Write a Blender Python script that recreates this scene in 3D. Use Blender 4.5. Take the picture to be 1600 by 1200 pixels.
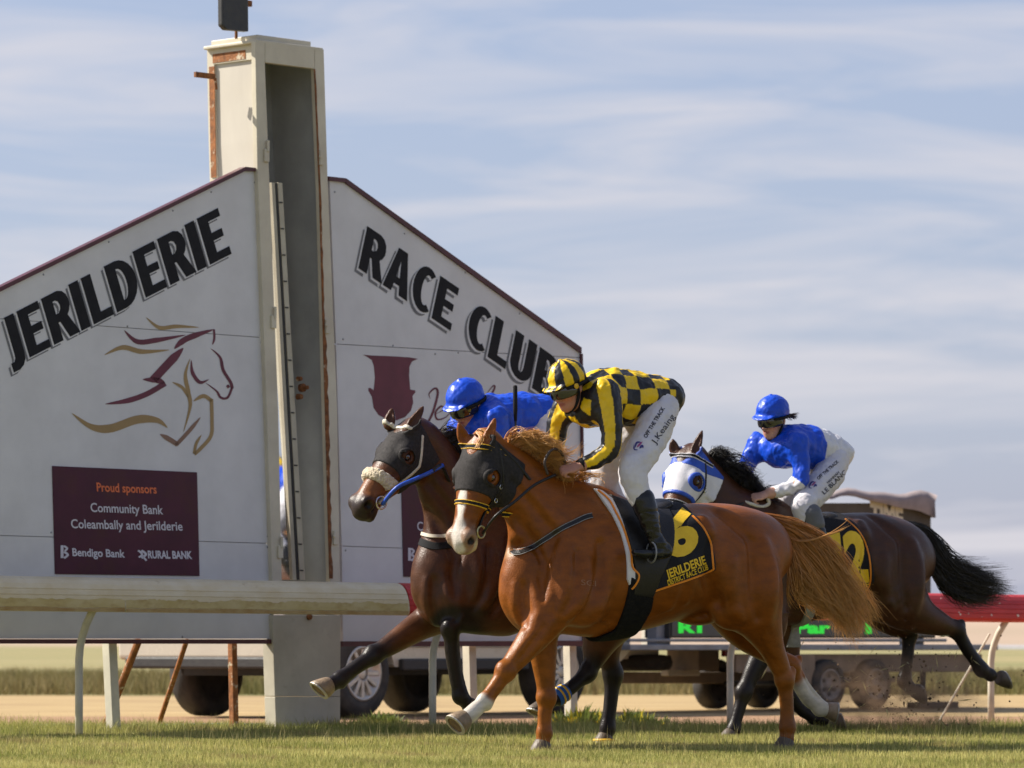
import bpy, bmesh, math, random
import numpy as np
from mathutils import Vector, Matrix, noise
from mathutils.bvhtree import BVHTree
from mathutils.geometry import tessellate_polygon

random.seed(7); rng = np.random.default_rng(7)
for o in list(bpy.data.objects): bpy.data.objects.remove(o)
SC = bpy.context.scene; COL = SC.collection
# ------------------------------------------------------------------ camera, sky, sun, exposure
CH = 0.62; FPX = 7000.0; HY = 1005.0           # eye height, focal length and horizon row in photo pixels
cd = bpy.data.cameras.new('camera'); cam = bpy.data.objects.new('camera', cd); COL.objects.link(cam)
cam.location = (0, 0, CH); cam.rotation_euler = (math.radians(90), 0, 0)
cd.sensor_width = 36; cd.lens = 36*FPX/1600; cd.shift_y = (HY-600)/1600; cd.clip_start = 1; cd.clip_end = 9000
cd.dof.use_dof = True; cd.dof.focus_distance = 25.6; cd.dof.aperture_fstop = 4.5
SC.camera = cam
SUN_EL = math.radians(41); SH = np.array([-0.97, 0.23]); SH /= np.linalg.norm(SH)
SDIR = Vector((SH[0]*math.cos(SUN_EL), SH[1]*math.cos(SUN_EL), math.sin(SUN_EL)))
sd = bpy.data.lights.new('sun', 'SUN'); sun = bpy.data.objects.new('sun', sd); COL.objects.link(sun)
sd.energy = 5.0; sd.angle = math.radians(0.53); sd.color = (1.0, 0.93, 0.82)
sun.rotation_euler = SDIR.to_track_quat('Z', 'Y').to_euler(); sun.location = (-20, 10, 30)
W = bpy.data.worlds.new('World'); SC.world = W; W.use_nodes = True
wt = W.node_tree; wn = wt.nodes; wl = wt.links
bg = wn['Background']; bg.inputs['Strength'].default_value = 0.075
sky = wn.new('ShaderNodeTexSky'); sky.sky_type = 'NISHITA'; sky.sun_disc = False
sky.sun_elevation = SUN_EL; sky.sun_rotation = math.atan2(SDIR.x, SDIR.y); sky.dust_density = 1.2; sky.air_density = 1.0; sky.ozone_density = 2.0
tc = wn.new('ShaderNodeTexCoord'); mp = wn.new('ShaderNodeMapping'); mp.inputs['Scale'].default_value = (9, 9, 70)
nz = wn.new('ShaderNodeTexNoise'); nz.inputs['Scale'].default_value = 1.0; nz.inputs['Detail'].default_value = 7; nz.inputs['Roughness'].default_value = .55; nz.inputs['Distortion'].default_value = .6
cr = wn.new('ShaderNodeValToRGB'); cr.color_ramp.elements[0].position = .42; cr.color_ramp.elements[1].position = .70
cr.color_ramp.elements[0].color = (.0, .0, .0, 1); cr.color_ramp.elements[1].color = (.85, .85, .85, 1)
mx = wn.new('ShaderNodeMix'); mx.data_type = 'RGBA'; mx.inputs['B'].default_value = (5.8, 5.6, 5.9, 1)
hz = wn.new('ShaderNodeMix'); hz.data_type = 'RGBA'; hz.inputs['Factor'].default_value = .42; hz.inputs['B'].default_value = (3.6, 3.85, 5.6, 1)
wl.new(tc.outputs['Generated'], mp.inputs['Vector']); wl.new(mp.outputs['Vector'], nz.inputs['Vector'])
wl.new(nz.outputs['Fac'], cr.inputs['Fac'])
sx = wn.new('ShaderNodeSeparateXYZ'); wl.new(tc.outputs['Generated'], sx.inputs[0])
fz = wn.new('ShaderNodeMapRange'); fz.inputs['From Max'].default_value = .45; fz.inputs['To Min'].default_value = 1.0; fz.inputs['To Max'].default_value = .45; wl.new(sx.outputs['Z'], fz.inputs['Value'])
m1 = wn.new('ShaderNodeMath'); m1.operation = 'MULTIPLY'; m1.inputs[1].default_value = .62; wl.new(fz.outputs['Result'], m1.inputs[0]); wl.new(m1.outputs[0], hz.inputs['Factor'])
m2 = wn.new('ShaderNodeMath'); m2.operation = 'MULTIPLY'; wl.new(fz.outputs['Result'], m2.inputs[0]); wl.new(cr.outputs['Color'], m2.inputs[1])
wl.new(sky.outputs['Color'], hz.inputs['A']); wl.new(m2.outputs[0], mx.inputs['Factor']); wl.new(hz.outputs['Result'], mx.inputs['A']); wl.new(mx.outputs['Result'], bg.inputs['Color'])
SC.view_settings.view_transform = 'Standard'; SC.view_settings.look = 'None'; SC.view_settings.gamma = 1
SC.view_settings.use_curve_mapping = False; SC.view_settings.exposure = 0.80
SC.render.engine = 'CYCLES'; SC.cycles.max_bounces = 8; SC.cycles.use_denoising = True

# ------------------------------------------------------------------ helpers
C0 = np.array([0, 0, CH])
def ray(px, py): return np.array([(px-800)/FPX, 1.0, -(py-HY)/FPX])
def P(px, py, d): return C0 + ray(px, py)*d                # the place seen at a photo pixel, d metres away
class Plane:                                               # upright plane: origin, along direction u, away normal n
    def __init__(s, px, d, deg, base=0.0):
        s.O = P(px, HY, d); s.O[2] = base
        a = math.radians(deg); s.u = np.array([math.sin(a), math.cos(a), 0]); s.n = np.array([-math.cos(a), math.sin(a), 0])
        s.rot = math.atan2(s.u[1], s.u[0]); s.R = np.array([s.u, s.n, [0, 0, 1]])
    def pt(s, px, py, t=0.0):
        r = ray(px, py); k = ((s.O-C0) @ s.n + t)/(r @ s.n); return C0 + r*k
    def loc(s, px, py, t=0.0): return s.R @ (s.pt(px, py, t)-s.O)
    def to_loc(s, p): return (np.asarray(p)-s.O) @ s.R.T
    def to_world(s, p): return np.asarray(p) @ s.R + s.O
def project(p):
    p = np.asarray(p) - C0; return np.stack([800+FPX*p[..., 0]/p[..., 1], HY-FPX*p[..., 2]/p[..., 1]], -1)

def props(o, label=None, cat=None, group=None, kind=None):
    if label: o['label'] = label
    if cat: o['category'] = cat
    if group: o['group'] = group
    if kind: o['kind'] = kind
    return o
def thing(name, label, cat, loc=(0, 0, 0), rotz=0.0, group=None):
    o = bpy.data.objects.new(name, None); o.empty_display_size = .2; COL.objects.link(o)
    o.location = Vector(loc); o.rotation_euler = (0, 0, rotz)
    return props(o, label, cat, group)
def inv_of(parent):
    if parent is None: return None
    r = parent
    while r.parent: r = r.parent
    return (Matrix.Translation(r.location) @ Matrix.Rotation(r.rotation_euler[2], 4, 'Z')).inverted()
def mesh(name, V, F, m, parent=None, smooth=False, world=True, cols=None, mats=None, fm=None):
    V = np.asarray(V, dtype=np.float64).reshape(-1, 3)
    if parent is not None and world:
        Mi = np.array(inv_of(parent)); V = V @ Mi[:3, :3].T + Mi[:3, 3]
    me = bpy.data.meshes.new(name)
    if isinstance(F, np.ndarray):
        n, k = F.shape
        me.vertices.add(len(V)); me.vertices.foreach_set('co', V.astype(np.float32).ravel())
        me.loops.add(n*k); me.loops.foreach_set('vertex_index', F.astype(np.int32).ravel())
        me.polygons.add(n); me.polygons.foreach_set('loop_start', np.arange(0, n*k, k, dtype=np.int32))
        me.polygons.foreach_set('loop_total', np.full(n, k, dtype=np.int32))
        me.update(calc_edges=True)
    else:
        me.from_pydata([tuple(v) for v in V], [], [tuple(int(i) for i in f) for f in F]); me.update()
    if smooth: me.polygons.foreach_set('use_smooth', np.ones(len(me.polygons), dtype=bool))
    if cols is not None:
        ca = me.color_attributes.new('col', 'FLOAT_COLOR', 'POINT')
        c4 = np.ones((len(V), 4), dtype=np.float32); c4[:, :3] = cols; ca.data.foreach_set('color', c4.ravel())
    for x in (mats or [m]): me.materials.append(x)
    if fm is not None: me.polygons.foreach_set('material_index', np.asarray(fm, dtype=np.int32))
    o = bpy.data.objects.new(name, me); COL.objects.link(o)
    if parent is not None: o.parent = parent
    return o
def copy_tree(o, parent=None):
    c = o.copy(); COL.objects.link(c)
    if parent is not None: c.parent = parent
    for ch in list(o.children): copy_tree(ch, c)
    return c
def bevel(o, w=.006, seg=2):
    b = o.modifiers.new('bevel', 'BEVEL'); b.width = w; b.segments = seg; b.limit_method = 'ANGLE'; b.angle_limit = .6; return o

class MB:                                                   # gathers simple solids into one part mesh (world space)
    def __init__(s): s.V = []; s.F = []
    def add(s, V, F):
        b = len(s.V); s.V += [tuple(map(float, v)) for v in V]; s.F += [tuple(i+b for i in f) for f in F]; return s
    def box(s, o, ex, ey, ez):                              # corner-free box: centre and three half-axis vectors
        o, ex, ey, ez = map(np.asarray, (o, ex, ey, ez)); V = []
        for k in (-1, 1):
            for j in (-1, 1):
                for i in (-1, 1): V.append(o+i*ex+j*ey+k*ez)
        F = [(0, 2, 3, 1), (4, 5, 7, 6), (0, 1, 5, 4), (2, 6, 7, 3), (0, 4, 6, 2), (1, 3, 7, 5)]
        if np.dot(np.cross(ex, ey), ez) < 0: F = [f[::-1] for f in F]
        return s.add(V, F)
    def tube(s, pts, r, n=10, cap=True):
        pts = [np.asarray(p, float) for p in pts]; m = len(pts); rs = r if hasattr(r, '__len__') else [r]*m
        V = []; F = []; prev = None
        for i, p in enumerate(pts):
            t = pts[min(i+1, m-1)]-pts[max(i-1, 0)]; t /= np.linalg.norm(t)+1e-9
            a = prev if prev is not None else (np.array([0, 0, 1.]) if abs(t[2]) < .9 else np.array([1., 0, 0]))
            a = a-t*(a@t); a /= np.linalg.norm(a); prev = a; b = np.cross(t, a)
            for k in range(n):
                w = 2*math.pi*k/n; V.append(p+rs[i]*(math.cos(w)*a+math.sin(w)*b))
        for i in range(m-1):
            for k in range(n): F.append((i*n+k, i*n+(k+1) % n, (i+1)*n+(k+1) % n, (i+1)*n+k))
        if cap: F += [tuple(range(n))[::-1], tuple((m-1)*n+k for k in range(n))]
        return s.add(V, F)
    def lathe(s, o, ax, prof, n=24, ref=None):              # prof: (distance along axis, radius)
        ax = np.asarray(ax, float); ax = ax/np.linalg.norm(ax)
        a = np.array([0, 0, 1.]) if abs(ax[2]) < .9 else np.array([1., 0, 0])
        a = a-ax*(a@ax); a /= np.linalg.norm(a); b = np.cross(ax, a); V = []; F = []; m = len(prof)
        for (x, r) in prof:
            for k in range(n):
                w = 2*math.pi*k/n; V.append(np.asarray(o)+ax*x+r*(math.cos(w)*a+math.sin(w)*b))
        for i in range(m-1):
            for k in range(n): F.append((i*n+k, i*n+(k+1) % n, (i+1)*n+(k+1) % n, (i+1)*n+k))
        F += [tuple(range(n))[::-1], tuple((m-1)*n+k for k in range(n))]
        return s.add(V, F)
    def prism(s, poly3, ext):                               # planar polygon (may be concave) pulled along ext
        n = len(poly3); A = [np.asarray(p, float) for p in poly3]; B = [p+np.asarray(ext) for p in A]
        tris = tessellate_polygon([[Vector(p) for p in A]])
        F = [tuple(t) for t in tris]; nrm = Vector((0, 0, 0))
        t0 = F[0]; nn = np.cross(A[t0[1]]-A[t0[0]], A[t0[2]]-A[t0[0]])
        if nn @ np.asarray(ext) > 0: F = [f[::-1] for f in F]
        G = [tuple(i+n for i in f[::-1]) for f in F]; area = np.zeros(3)
        for i in range(n): area += np.cross(A[i], A[(i+1) % n])
        S = []
        for i in range(n):
            j = (i+1) % n; q = (i, j, j+n, i+n)
            S.append(q if area @ np.asarray(ext) < 0 else q[::-1])
        S = [q[::-1] for q in S]
        return s.add(A+B, F+G+S)
    def torus(s, o, ax, R, r, n=20, k=8, sc=1.0):
        ax = np.asarray(ax, float); ax = ax/np.linalg.norm(ax); a = np.array([0, 0, 1.]) if abs(ax[2]) < .9 else np.array([1., 0, 0]); a = a-ax*(a@ax); a /= np.linalg.norm(a); b = np.cross(ax, a); V = []; F = []
        for i in range(n):
            w = 2*math.pi*i/n; d = math.cos(w)*a*sc+math.sin(w)*b; e = math.cos(w)*a+math.sin(w)*b
            for j in range(k): q = 2*math.pi*j/k; V.append(np.asarray(o)+d*R+e*r*math.cos(q)+ax*r*math.sin(q))
        for i in range(n):
            for j in range(k): F.append((i*k+j, ((i+1) % n)*k+j, ((i+1) % n)*k+(j+1) % k, i*k+(j+1) % k))
        return s.add(V, F)
    def build(s, name, m, parent=None, smooth=False): return mesh(name, s.V, s.F, m, parent, smooth)

# ------------------------------------------------------------------ procedural materials
def pmat(name, c1, c2=None, scale=6, rough=.5, metal=0.0, bump=0.0, bscale=60, spec=.5, attr=False, stretch=(1, 1, 1),
         lo=.35, hi=.65, c3=None, s3=3, p3=(.6, .68), coat=0.0, sheen=0.0, rvar=.12, detail=5, emit=None, vcol=.25):
    m = bpy.data.materials.new(name); m.use_nodes = True; t = m.node_tree; N = t.nodes; L = t.links; b = N['Principled BSDF']
    co = N.new('ShaderNodeTexCoord'); mpn = N.new('ShaderNodeMapping'); mpn.inputs['Scale'].default_value = stretch
    L.new(co.outputs['Object'], mpn.inputs['Vector'])
    n1 = N.new('ShaderNodeTexNoise'); n1.inputs['Scale'].default_value = scale; n1.inputs['Detail'].default_value = detail; n1.inputs['Roughness'].default_value = .6
    L.new(mpn.outputs['Vector'], n1.inputs['Vector'])
    r1 = N.new('ShaderNodeMapRange'); r1.inputs['From Min'].default_value = lo; r1.inputs['From Max'].default_value = hi
    L.new(n1.outputs['Fac'], r1.inputs['Value'])
    mixn = N.new('ShaderNodeMix'); mixn.data_type = 'RGBA'
    if attr:
        at = N.new('ShaderNodeAttribute'); at.attribute_name = 'col'
        dk = N.new('ShaderNodeMix'); dk.data_type = 'RGBA'; dk.blend_type = 'MULTIPLY'; dk.inputs['Factor'].default_value = 1
        dk.inputs['B'].default_value = (1-vcol, 1-vcol, 1-vcol, 1); L.new(at.outputs['Color'], dk.inputs['A'])
        L.new(dk.outputs['Result'], mixn.inputs['A']); L.new(at.outputs['Color'], mixn.inputs['B'])
    else:
        c2 = c2 or tuple(x*.8 for x in c1); mixn.inputs['A'].default_value = (*c1, 1); mixn.inputs['B'].default_value = (*c2, 1)
    L.new(r1.outputs['Result'], mixn.inputs['Factor']); colout = mixn.outputs['Result']
    if c3:
        n3 = N.new('ShaderNodeTexNoise'); n3.inputs['Scale'].default_value = s3; n3.inputs['Detail'].default_value = 8; n3.inputs['Roughness'].default_value = .7
        L.new(mpn.outputs['Vector'], n3.inputs['Vector'])
        r3 = N.new('ShaderNodeMapRange'); r3.inputs['From Min'].default_value = p3[0]; r3.inputs['From Max'].default_value = p3[1]; L.new(n3.outputs['Fac'], r3.inputs['Value'])
        m3 = N.new('ShaderNodeMix'); m3.data_type = 'RGBA'; m3.inputs['B'].default_value = (*c3, 1)
        L.new(colout, m3.inputs['A']); L.new(r3.outputs['Result'], m3.inputs['Factor']); colout = m3.outputs['Result']
    L.new(colout, b.inputs['Base Color'])
    rr = N.new('ShaderNodeMapRange'); rr.inputs['To Min'].default_value = max(0, rough-rvar); rr.inputs['To Max'].default_value = min(1, rough+rvar)
    L.new(n1.outputs['Fac'], rr.inputs['Value']); L.new(rr.outputs['Result'], b.inputs['Roughness'])
    b.inputs['Metallic'].default_value = metal; b.inputs['Specular IOR Level'].default_value = spec
    b.inputs['Coat Weight'].default_value = coat; b.inputs['Sheen Weight'].default_value = sheen
    if emit: b.inputs['Emission Color'].default_value = (*emit[0], 1); b.inputs['Emission Strength'].default_value = emit[1]
    if bump:
        n2 = N.new('ShaderNodeTexNoise'); n2.inputs['Scale'].default_value = bscale; n2.inputs['Detail'].default_value = 4; L.new(mpn.outputs['Vector'], n2.inputs['Vector'])
        bp = N.new('ShaderNodeBump'); bp.inputs['Strength'].default_value = bump; bp.inputs['Distance'].default_value = .01
        L.new(n2.outputs['Fac'], bp.inputs['Height']); L.new(bp.outputs['Normal'], b.inputs['Normal'])
    return m
M = {}
M['sign'] = pmat('sign_panel_white', (.66, .65, .655), (.58, .57, .575), scale=2.2, rough=.45, bump=.06, bscale=5, c3=(.5, .48, .45), s3=9, p3=(.66, .82))
M['signdark'] = pmat('sign_letter_black', (.010, .010, .013), (.018, .018, .021), scale=12, rough=.6, spec=.15)
M['signgrey'] = pmat('sign_letter_grey', (.17, .17, .18), (.13, .13, .14), scale=12, rough=.5)
M['maroon'] = pmat('maroon_trim', (.085, .012, .02), (.06, .01, .016), scale=5, rough=.4)
M['logo_maroon'] = pmat('logo_maroon', (.13, .008, .03), (.10, .008, .025), scale=5, rough=.45)
M['logo_gold'] = pmat('logo_gold', (.34, .22, .085), (.29, .19, .07), scale=5, rough=.45)
M['logo_brown'] = pmat('logo_brown', (.24, .13, .08), (.2, .11, .07), scale=5, rough=.45)
M['plate'] = pmat('sponsor_plate', (.052, .006, .02), (.075, .012, .03), scale=3, rough=.45, spec=.3, c3=(.07, .02, .012), s3=2.2, p3=(.5, .75))
M['platetext'] = pmat('sponsor_text', (.62, .6, .66), (.58, .56, .62), scale=5, rough=.5)
M['plateorange'] = pmat('sponsor_text_orange', (.75, .17, .05), (.7, .15, .045), scale=5, rough=.5)
M['cream'] = pmat('cream_steel', (.60, .55, .43), (.50, .45, .35), scale=3, rough=.5, bump=.08, bscale=25, c3=(.19, .07, .022), s3=7, p3=(.70, .76))
M['creamdirty'] = pmat('cream_steel_dirty', (.52, .48, .38), (.40, .36, .28), scale=2.5, rough=.55, bump=.1, bscale=20, c3=(.2, .15, .09), s3=4, p3=(.6, .85))
M['towerwhite'] = pmat('tower_panel', (.56, .52, .45), (.49, .45, .39), scale=2.5, rough=.5, stretch=(1, 1, .35), c3=(.45, .3, .17), s3=3, p3=(.66, .85))
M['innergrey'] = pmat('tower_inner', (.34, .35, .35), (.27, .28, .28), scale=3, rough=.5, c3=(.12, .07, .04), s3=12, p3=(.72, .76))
M['rust'] = pmat('rust', (.26, .095, .025), (.11, .04, .014), scale=28, rough=.85, bump=.5, bscale=70, c3=(.5, .42, .3), s3=18, p3=(.6, .66))
M['rustpipe'] = pmat('rusty_steel', (.34, .12, .028), (.17, .062, .018), scale=20, rough=.8, bump=.4, bscale=60, c3=(.58, .5, .36), s3=13, p3=(.56, .64))
M['post'] = pmat('rail_post_white', (.62, .58, .46), (.5, .47, .38), scale=7, rough=.5, bump=.05, c3=(.25, .2, .12), s3=8, p3=(.66, .8))
M['steelgrey'] = pmat('grey_metal', (.28, .28, .29), (.2, .2, .21), scale=12, rough=.45, metal=.4, bump=.1)
M['darkmetal'] = pmat('dark_metal', (.03, .03, .034), (.05, .048, .045), scale=14, rough=.5, metal=.2, bump=.1)
M['mirror'] = pmat('mirror_glass', (.80, .82, .84), (.78, .80, .82), scale=2, rough=.03, rvar=.01, metal=1.0)
M['hose'] = pmat('teal_hose', (.02, .19, .17), (.03, .15, .14), scale=9, rough=.5)
def rail_mat(name, base, base2, stain, red=False):
    m = pmat(name, base, base2, scale=3.0, rough=.42, bump=.05, bscale=30, c3=stain, s3=5, p3=(.62, .82), stretch=(2.2, 2.2, 3.0))
    return m
M['railwhite'] = rail_mat('rail_white_weathered', (.66, .57, .40), (.60, .49, .30), (.36, .25, .11))
M['railstain'] = pmat('rail_rust_stain', (.30, .17, .04), (.42, .30, .12), scale=7, rough=.6, stretch=(1, 1, 1))
M['railred'] = rail_mat('rail_red_paint', (.52, .022, .02), (.42, .018, .016), (.28, .02, .02))
M['fleck'] = pmat('chipped_white', (.7, .62, .56), (.6, .5, .45), scale=20, rough=.6)
# ------------------------------------------------------------------ ground, track, field, far water and hills
def sheet(name, xs, ys, z, m, edge=0.0, seed=0, hfun=None):
    r = np.random.default_rng(seed); X, Y = np.meshgrid(np.asarray(xs, float), np.asarray(ys, float), indexing="ij"); Y = Y.copy()
    if edge:
        for col in (0, -1):
            w = np.cumsum(r.normal(0, edge, len(xs))); w -= np.linspace(w[0], w[-1], len(xs)); Y[:, col] += w + r.normal(0, edge*.5, len(xs))
    Z = np.full(X.shape, z) if hfun is None else hfun(X, Y)
    nx, ny = X.shape; idx = np.arange(nx*ny).reshape(nx, ny)
    F = np.stack([idx[:-1, :-1], idx[1:, :-1], idx[1:, 1:], idx[:-1, 1:]], -1).reshape(-1, 4)
    o = mesh(name, np.stack([X, Y, Z], -1).reshape(-1, 3), F, m, smooth=True); o['kind'] = 'structure'; return o
m_field = pmat('dry_field', (.27, .22, .085), (.16, .165, .05), scale=.05, rough=.95, detail=8, stretch=(.35, 1.4, 1), c3=(.40, .30, .15), s3=.03, p3=(.52, .62), bump=.3, bscale=3)
m_dirt = pmat('pale_dirt', (.42, .30, .135), (.32, .215, .09), scale=1.6, rough=.95, detail=9, stretch=(.35, 1, 1), c3=(.27, .17, .075), s3=.6, p3=(.50, .66), bump=.5, bscale=25)
m_earth = pmat('red_earth', (.33, .19, .10), (.25, .14, .07), scale=2.5, rough=.95, bump=.5, bscale=30)
m_turf = pmat('turf_soil', (.12, .13, .04), (.20, .19, .075), scale=6, rough=.95, bump=.5, bscale=60)
sheet('ground', np.linspace(-700, 900, 41), np.concatenate([[-60, 0, 20], np.geomspace(40, 2600, 22)]), -0.012, m_field)
sheet('dirt_track', np.linspace(-45, 55, 201), [34.6, 40, 46, 53.5], -0.004, m_dirt, .16, 3)
sheet('earth_verge', np.linspace(-30, 36, 201), [31.0, 34, 36.2], 0.0, m_earth, .10, 5)
sheet('turf', np.linspace(-30, 36, 261), [6, 15, 22, 28, 31.7], 0.004, m_turf, .05, 9)
m_water = pmat('far_water', (.55, .57, .6), (.5, .52, .56), scale=.02, rough=.25, spec=.6)
sheet('far_water', np.linspace(60, 700, 20), [520, 700, 980], 0.03, m_water, 6, 4)
m_hill = pmat('far_hill', (.40, .29, .21), (.33, .25, .17), scale=.01, rough=1, detail=6)
def hill_h(X, Y): return -0.5 + np.clip((Y-1000)/500, 0, 1)*(12.2+1.0*np.sin(X*.006+1)+1.2*np.sin(X*.017))
sheet('far_hill', np.linspace(-900, 1300, 70), [990, 1150, 1300, 1500, 2200], 0, m_hill, hfun=hill_h)

def blade_mesh(name, n, xr, yr, hfun, wid, colf, seed, mat, lean=.45):
    r = np.random.default_rng(seed); y = yr[0]+(yr[1]-yr[0])*r.random(n); x = (xr[0]+(xr[1]-xr[0])*r.random(n))*y/yr[1]
    h = hfun(x, y, r); a = r.random(n)*2*np.pi; w = wid*(.6+.8*r.random(n))
    la = r.random(n)*2*np.pi; ln = lean*r.random(n)*h
    B = np.stack([x, y, np.zeros(n)], -1); dx = np.stack([np.cos(a)*w, np.sin(a)*w, np.zeros(n)], -1)
    Mid = B + np.stack([np.cos(la)*ln*.35, np.sin(la)*ln*.35, h*.55], -1); T = B+np.stack([np.cos(la)*ln, np.sin(la)*ln, h], -1)
    V = np.stack([B-dx, B+dx, Mid+dx*.75, Mid-dx*.75, T], 1).reshape(-1, 3); i = np.arange(n)*5
    F = np.concatenate([np.stack([i, i+1, i+2], -1), np.stack([i, i+2, i+3], -1), np.stack([i+3, i+2, i+4], -1)])
    c = np.repeat(colf(x, y, r), 5, 0)
    o = mesh(name, V, F, mat, cols=c); o['kind'] = 'stuff'; return o
def leaf_mat(name, rough=.6, trans=.35):
    m = bpy.data.materials.new(name); m.use_nodes = True; t = m.node_tree; b = t.nodes['Principled BSDF']
    at = t.nodes.new('ShaderNodeAttribute'); at.attribute_name = 'col'; t.links.new(at.outputs['Color'], b.inputs['Base Color'])
    b.inputs['Roughness'].default_value = rough; b.inputs['Specular IOR Level'].default_value = .25
    tr = t.nodes.new('ShaderNodeBsdfTranslucent'); ms = t.nodes.new('ShaderNodeMixShader'); ms.inputs[0].default_value = trans
    t.links.new(at.outputs['Color'], tr.inputs['Color']); t.links.new(b.outputs[0], ms.inputs[1]); t.links.new(tr.outputs[0], ms.inputs[2])
    t.links.new(ms.outputs[0], t.nodes['Material Output'].inputs['Surface']); return m
M['grass'] = leaf_mat('grass_blades')
M['hay'] = leaf_mat('dry_grass_blades', .8, .25)
def patch(x, y, f, s=0): return np.sin(x*f*1.3+s)*np.sin(y*f+s*2)+.6*np.sin(x*f*2.9+y*f*1.7+s)
def g_col(x, y, r):
    n = len(x); k = np.clip(.5+.25*patch(x, y, 1.5)+.33*r.normal(size=n), 0, 1)[:, None]; far = np.clip((y-28.0)/2.0, 0, 1)[:, None]
    g = np.array([.15, .19, .030]); s = np.array([.55, .48, .17]); k = k*(1-.45*far)+.12  # greener, darker blades towards the rail; shade there partly put into the colour
    c = g*(1-k)+s*k; br = np.clip(patch(x, y, 3.1, 4)*1.2+.5*patch(x, y, 7.3, 1)-.75, 0, 1)[:, None]*.75; c = c*(1-br)+np.array([.30, .22, .10])*br; return np.clip(c*(.75+.5*r.random((n, 1))), .01, .6)
def g_h(x, y, r): return (.026+.022*r.random(len(x))+.03*np.clip((y-28.6)/2.5, 0, 1)*r.random(len(x)))*(1+.25*patch(x, y, 2.2))
blade_mesh('turf_grass', 345000, (-6.6, 7.4), (20.5, 31.5), g_h, .0019, g_col, 11, M['grass'])
def v_h(x, y, r): return .03+.07*r.random(len(x))**2+.05*np.clip(patch(x, y, 2.0, 2), 0, 1)*r.random(len(x))
blade_mesh('verge_grass', 62000, (-6.6, 7.4), (30.0, 32.1), v_h, .0022, g_col, 12, M['grass'], .7)
def st_h(x, y, r): return .07+.08*r.random(len(x))
def hay_col(x, y, r): return np.array([.36, .31, .14])*(.6+.7*r.random((len(x), 1)))
blade_mesh('grass_seed_stalks', 3900, (-6.6, 7.4), (24, 32.5), st_h, .0012, hay_col, 13, M['grass'], .5)
def far_h(x, y, r): return .10+.20*r.random(len(x))
def far_col(x, y, r):
    k = np.clip(.55+.3*patch(x, y, .5)+.2*r.normal(size=len(x)), 0, 1)[:, None]
    return (np.array([.28, .215, .10])*k+np.array([.16, .155, .05])*(1-k))*(.7+.5*r.random((len(x), 1)))
blade_mesh('dry_grass', 90000, (-13, 14), (53.3, 70), far_h, .006, far_col, 14, M['hay'], .6)
# low green tussocks along the verge
def tussock(name, px, py, d, wid, hgt, n, seed, label, yellow=.0):
    r = np.random.default_rng(seed); c = P(px, py, d); t = thing(name, label, 'plant', (c[0], c[1], 0), 0, 'weeds on the verge')
    V = []; F = []; cols = []
    for i in range(n):
        a = r.random()*6.28; q = r.random()**.6; b = np.array([c[0]+math.cos(a)*q*wid, c[1]+math.sin(a)*q*wid*.6, 0])
        h = hgt*(1-.6*q)*(.5+.7*r.random()); l = np.array([math.cos(a)*q*.5, math.sin(a)*q*.5, 1.0])*h+r.normal(0, .3*h, 3)*[1, 1, .2]
        w = .006+.008*r.random(); s = np.array([math.cos(a+1.57), math.sin(a+1.57), 0])*w; k = len(V)
        V += [b-s*.4, b+s*.4, b+l*.6+s, b+l*.6-s, b+l]; F += [(k, k+1, k+2), (k, k+2, k+3), (k+3, k+2, k+4)]
        cc = np.array([.12, .15, .035]) if r.random() > yellow else np.array([.55, .45, .04]); cols += [cc*(.6+.8*r.random())]*5
    mesh('leaves', V, F, M['grass'], t, cols=np.array(cols))
tussock('weed_tussock', 595, 1128, 33.2, .22, .13, 300, 1, 'low green weed clump on bare earth right of the white post base')
tussock('weed_tussock', 905, 1128, 33.4, .34, .16, 420, 2, 'green weeds with yellow flowers on the verge behind the bay hind legs', .22)
tussock('weed_tussock', 985, 1126, 33.8, .30, .14, 320, 3, 'smaller yellowing weed clump right of the flowering weeds', .1)

# ------------------------------------------------------------------ finish post, sign boards
SP = Plane(480, 31.6, 44.0)
FR = -SP.n                                                  # towards the track
def sp(px, py, off=0.0): return SP.pt(px, py, -off)
def slab(mb, pxs, off, th): return mb.prism([sp(x, y, off) for x, y in pxs], -FR*th)
tw = thing('finish_post', 'tall white steel winning post tower with open mirror slot and rust streaks', 'winning post', sp(480, HY)*[1, 1, 0], SP.rot)
def tpart(name, pxs, off, th, m, bv=.004): b = MB(); slab(b, pxs, off, th); return bevel(b.build(name, m, tw), bv)
tpart('front_jamb', [(399, 64), (414, 66), (414, 98), (435, 640), (440.6, 906), (445, 960), (428, 960), (425.5, 904), (417, 640), (402.5, 262)], .05, .045, M['cream'])
tpart('front_jamb', [(492, 76), (506, 77), (512, 275), (527, 640), (531.5, 906), (532, 960), (517, 960), (516, 906), (509, 640), (500, 300), (492, 107)], .05, .045, M['cream'])
tpart('front_header', [(414.4, 66), (491.6, 75.7), (491.6, 107.5), (414.4, 97.5)], .05, .045, M['cream'])
tpart('base_panel', [(425.6, 961), (532.4, 961), (531.8, 1088.2), (429.8, 1088.2)], .05, .11, M['creamdirty'])
tpart('base_panel', [(430, 1088.7), (531.8, 1088.7), (531.5, 1160), (432.4, 1160)], .05, .112, M['creamdirty'])
DEP = .50                                                   # depth of the tower
def bk(px, py, off=0.0, back=DEP): return SP.pt(px, py, back-off)
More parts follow.
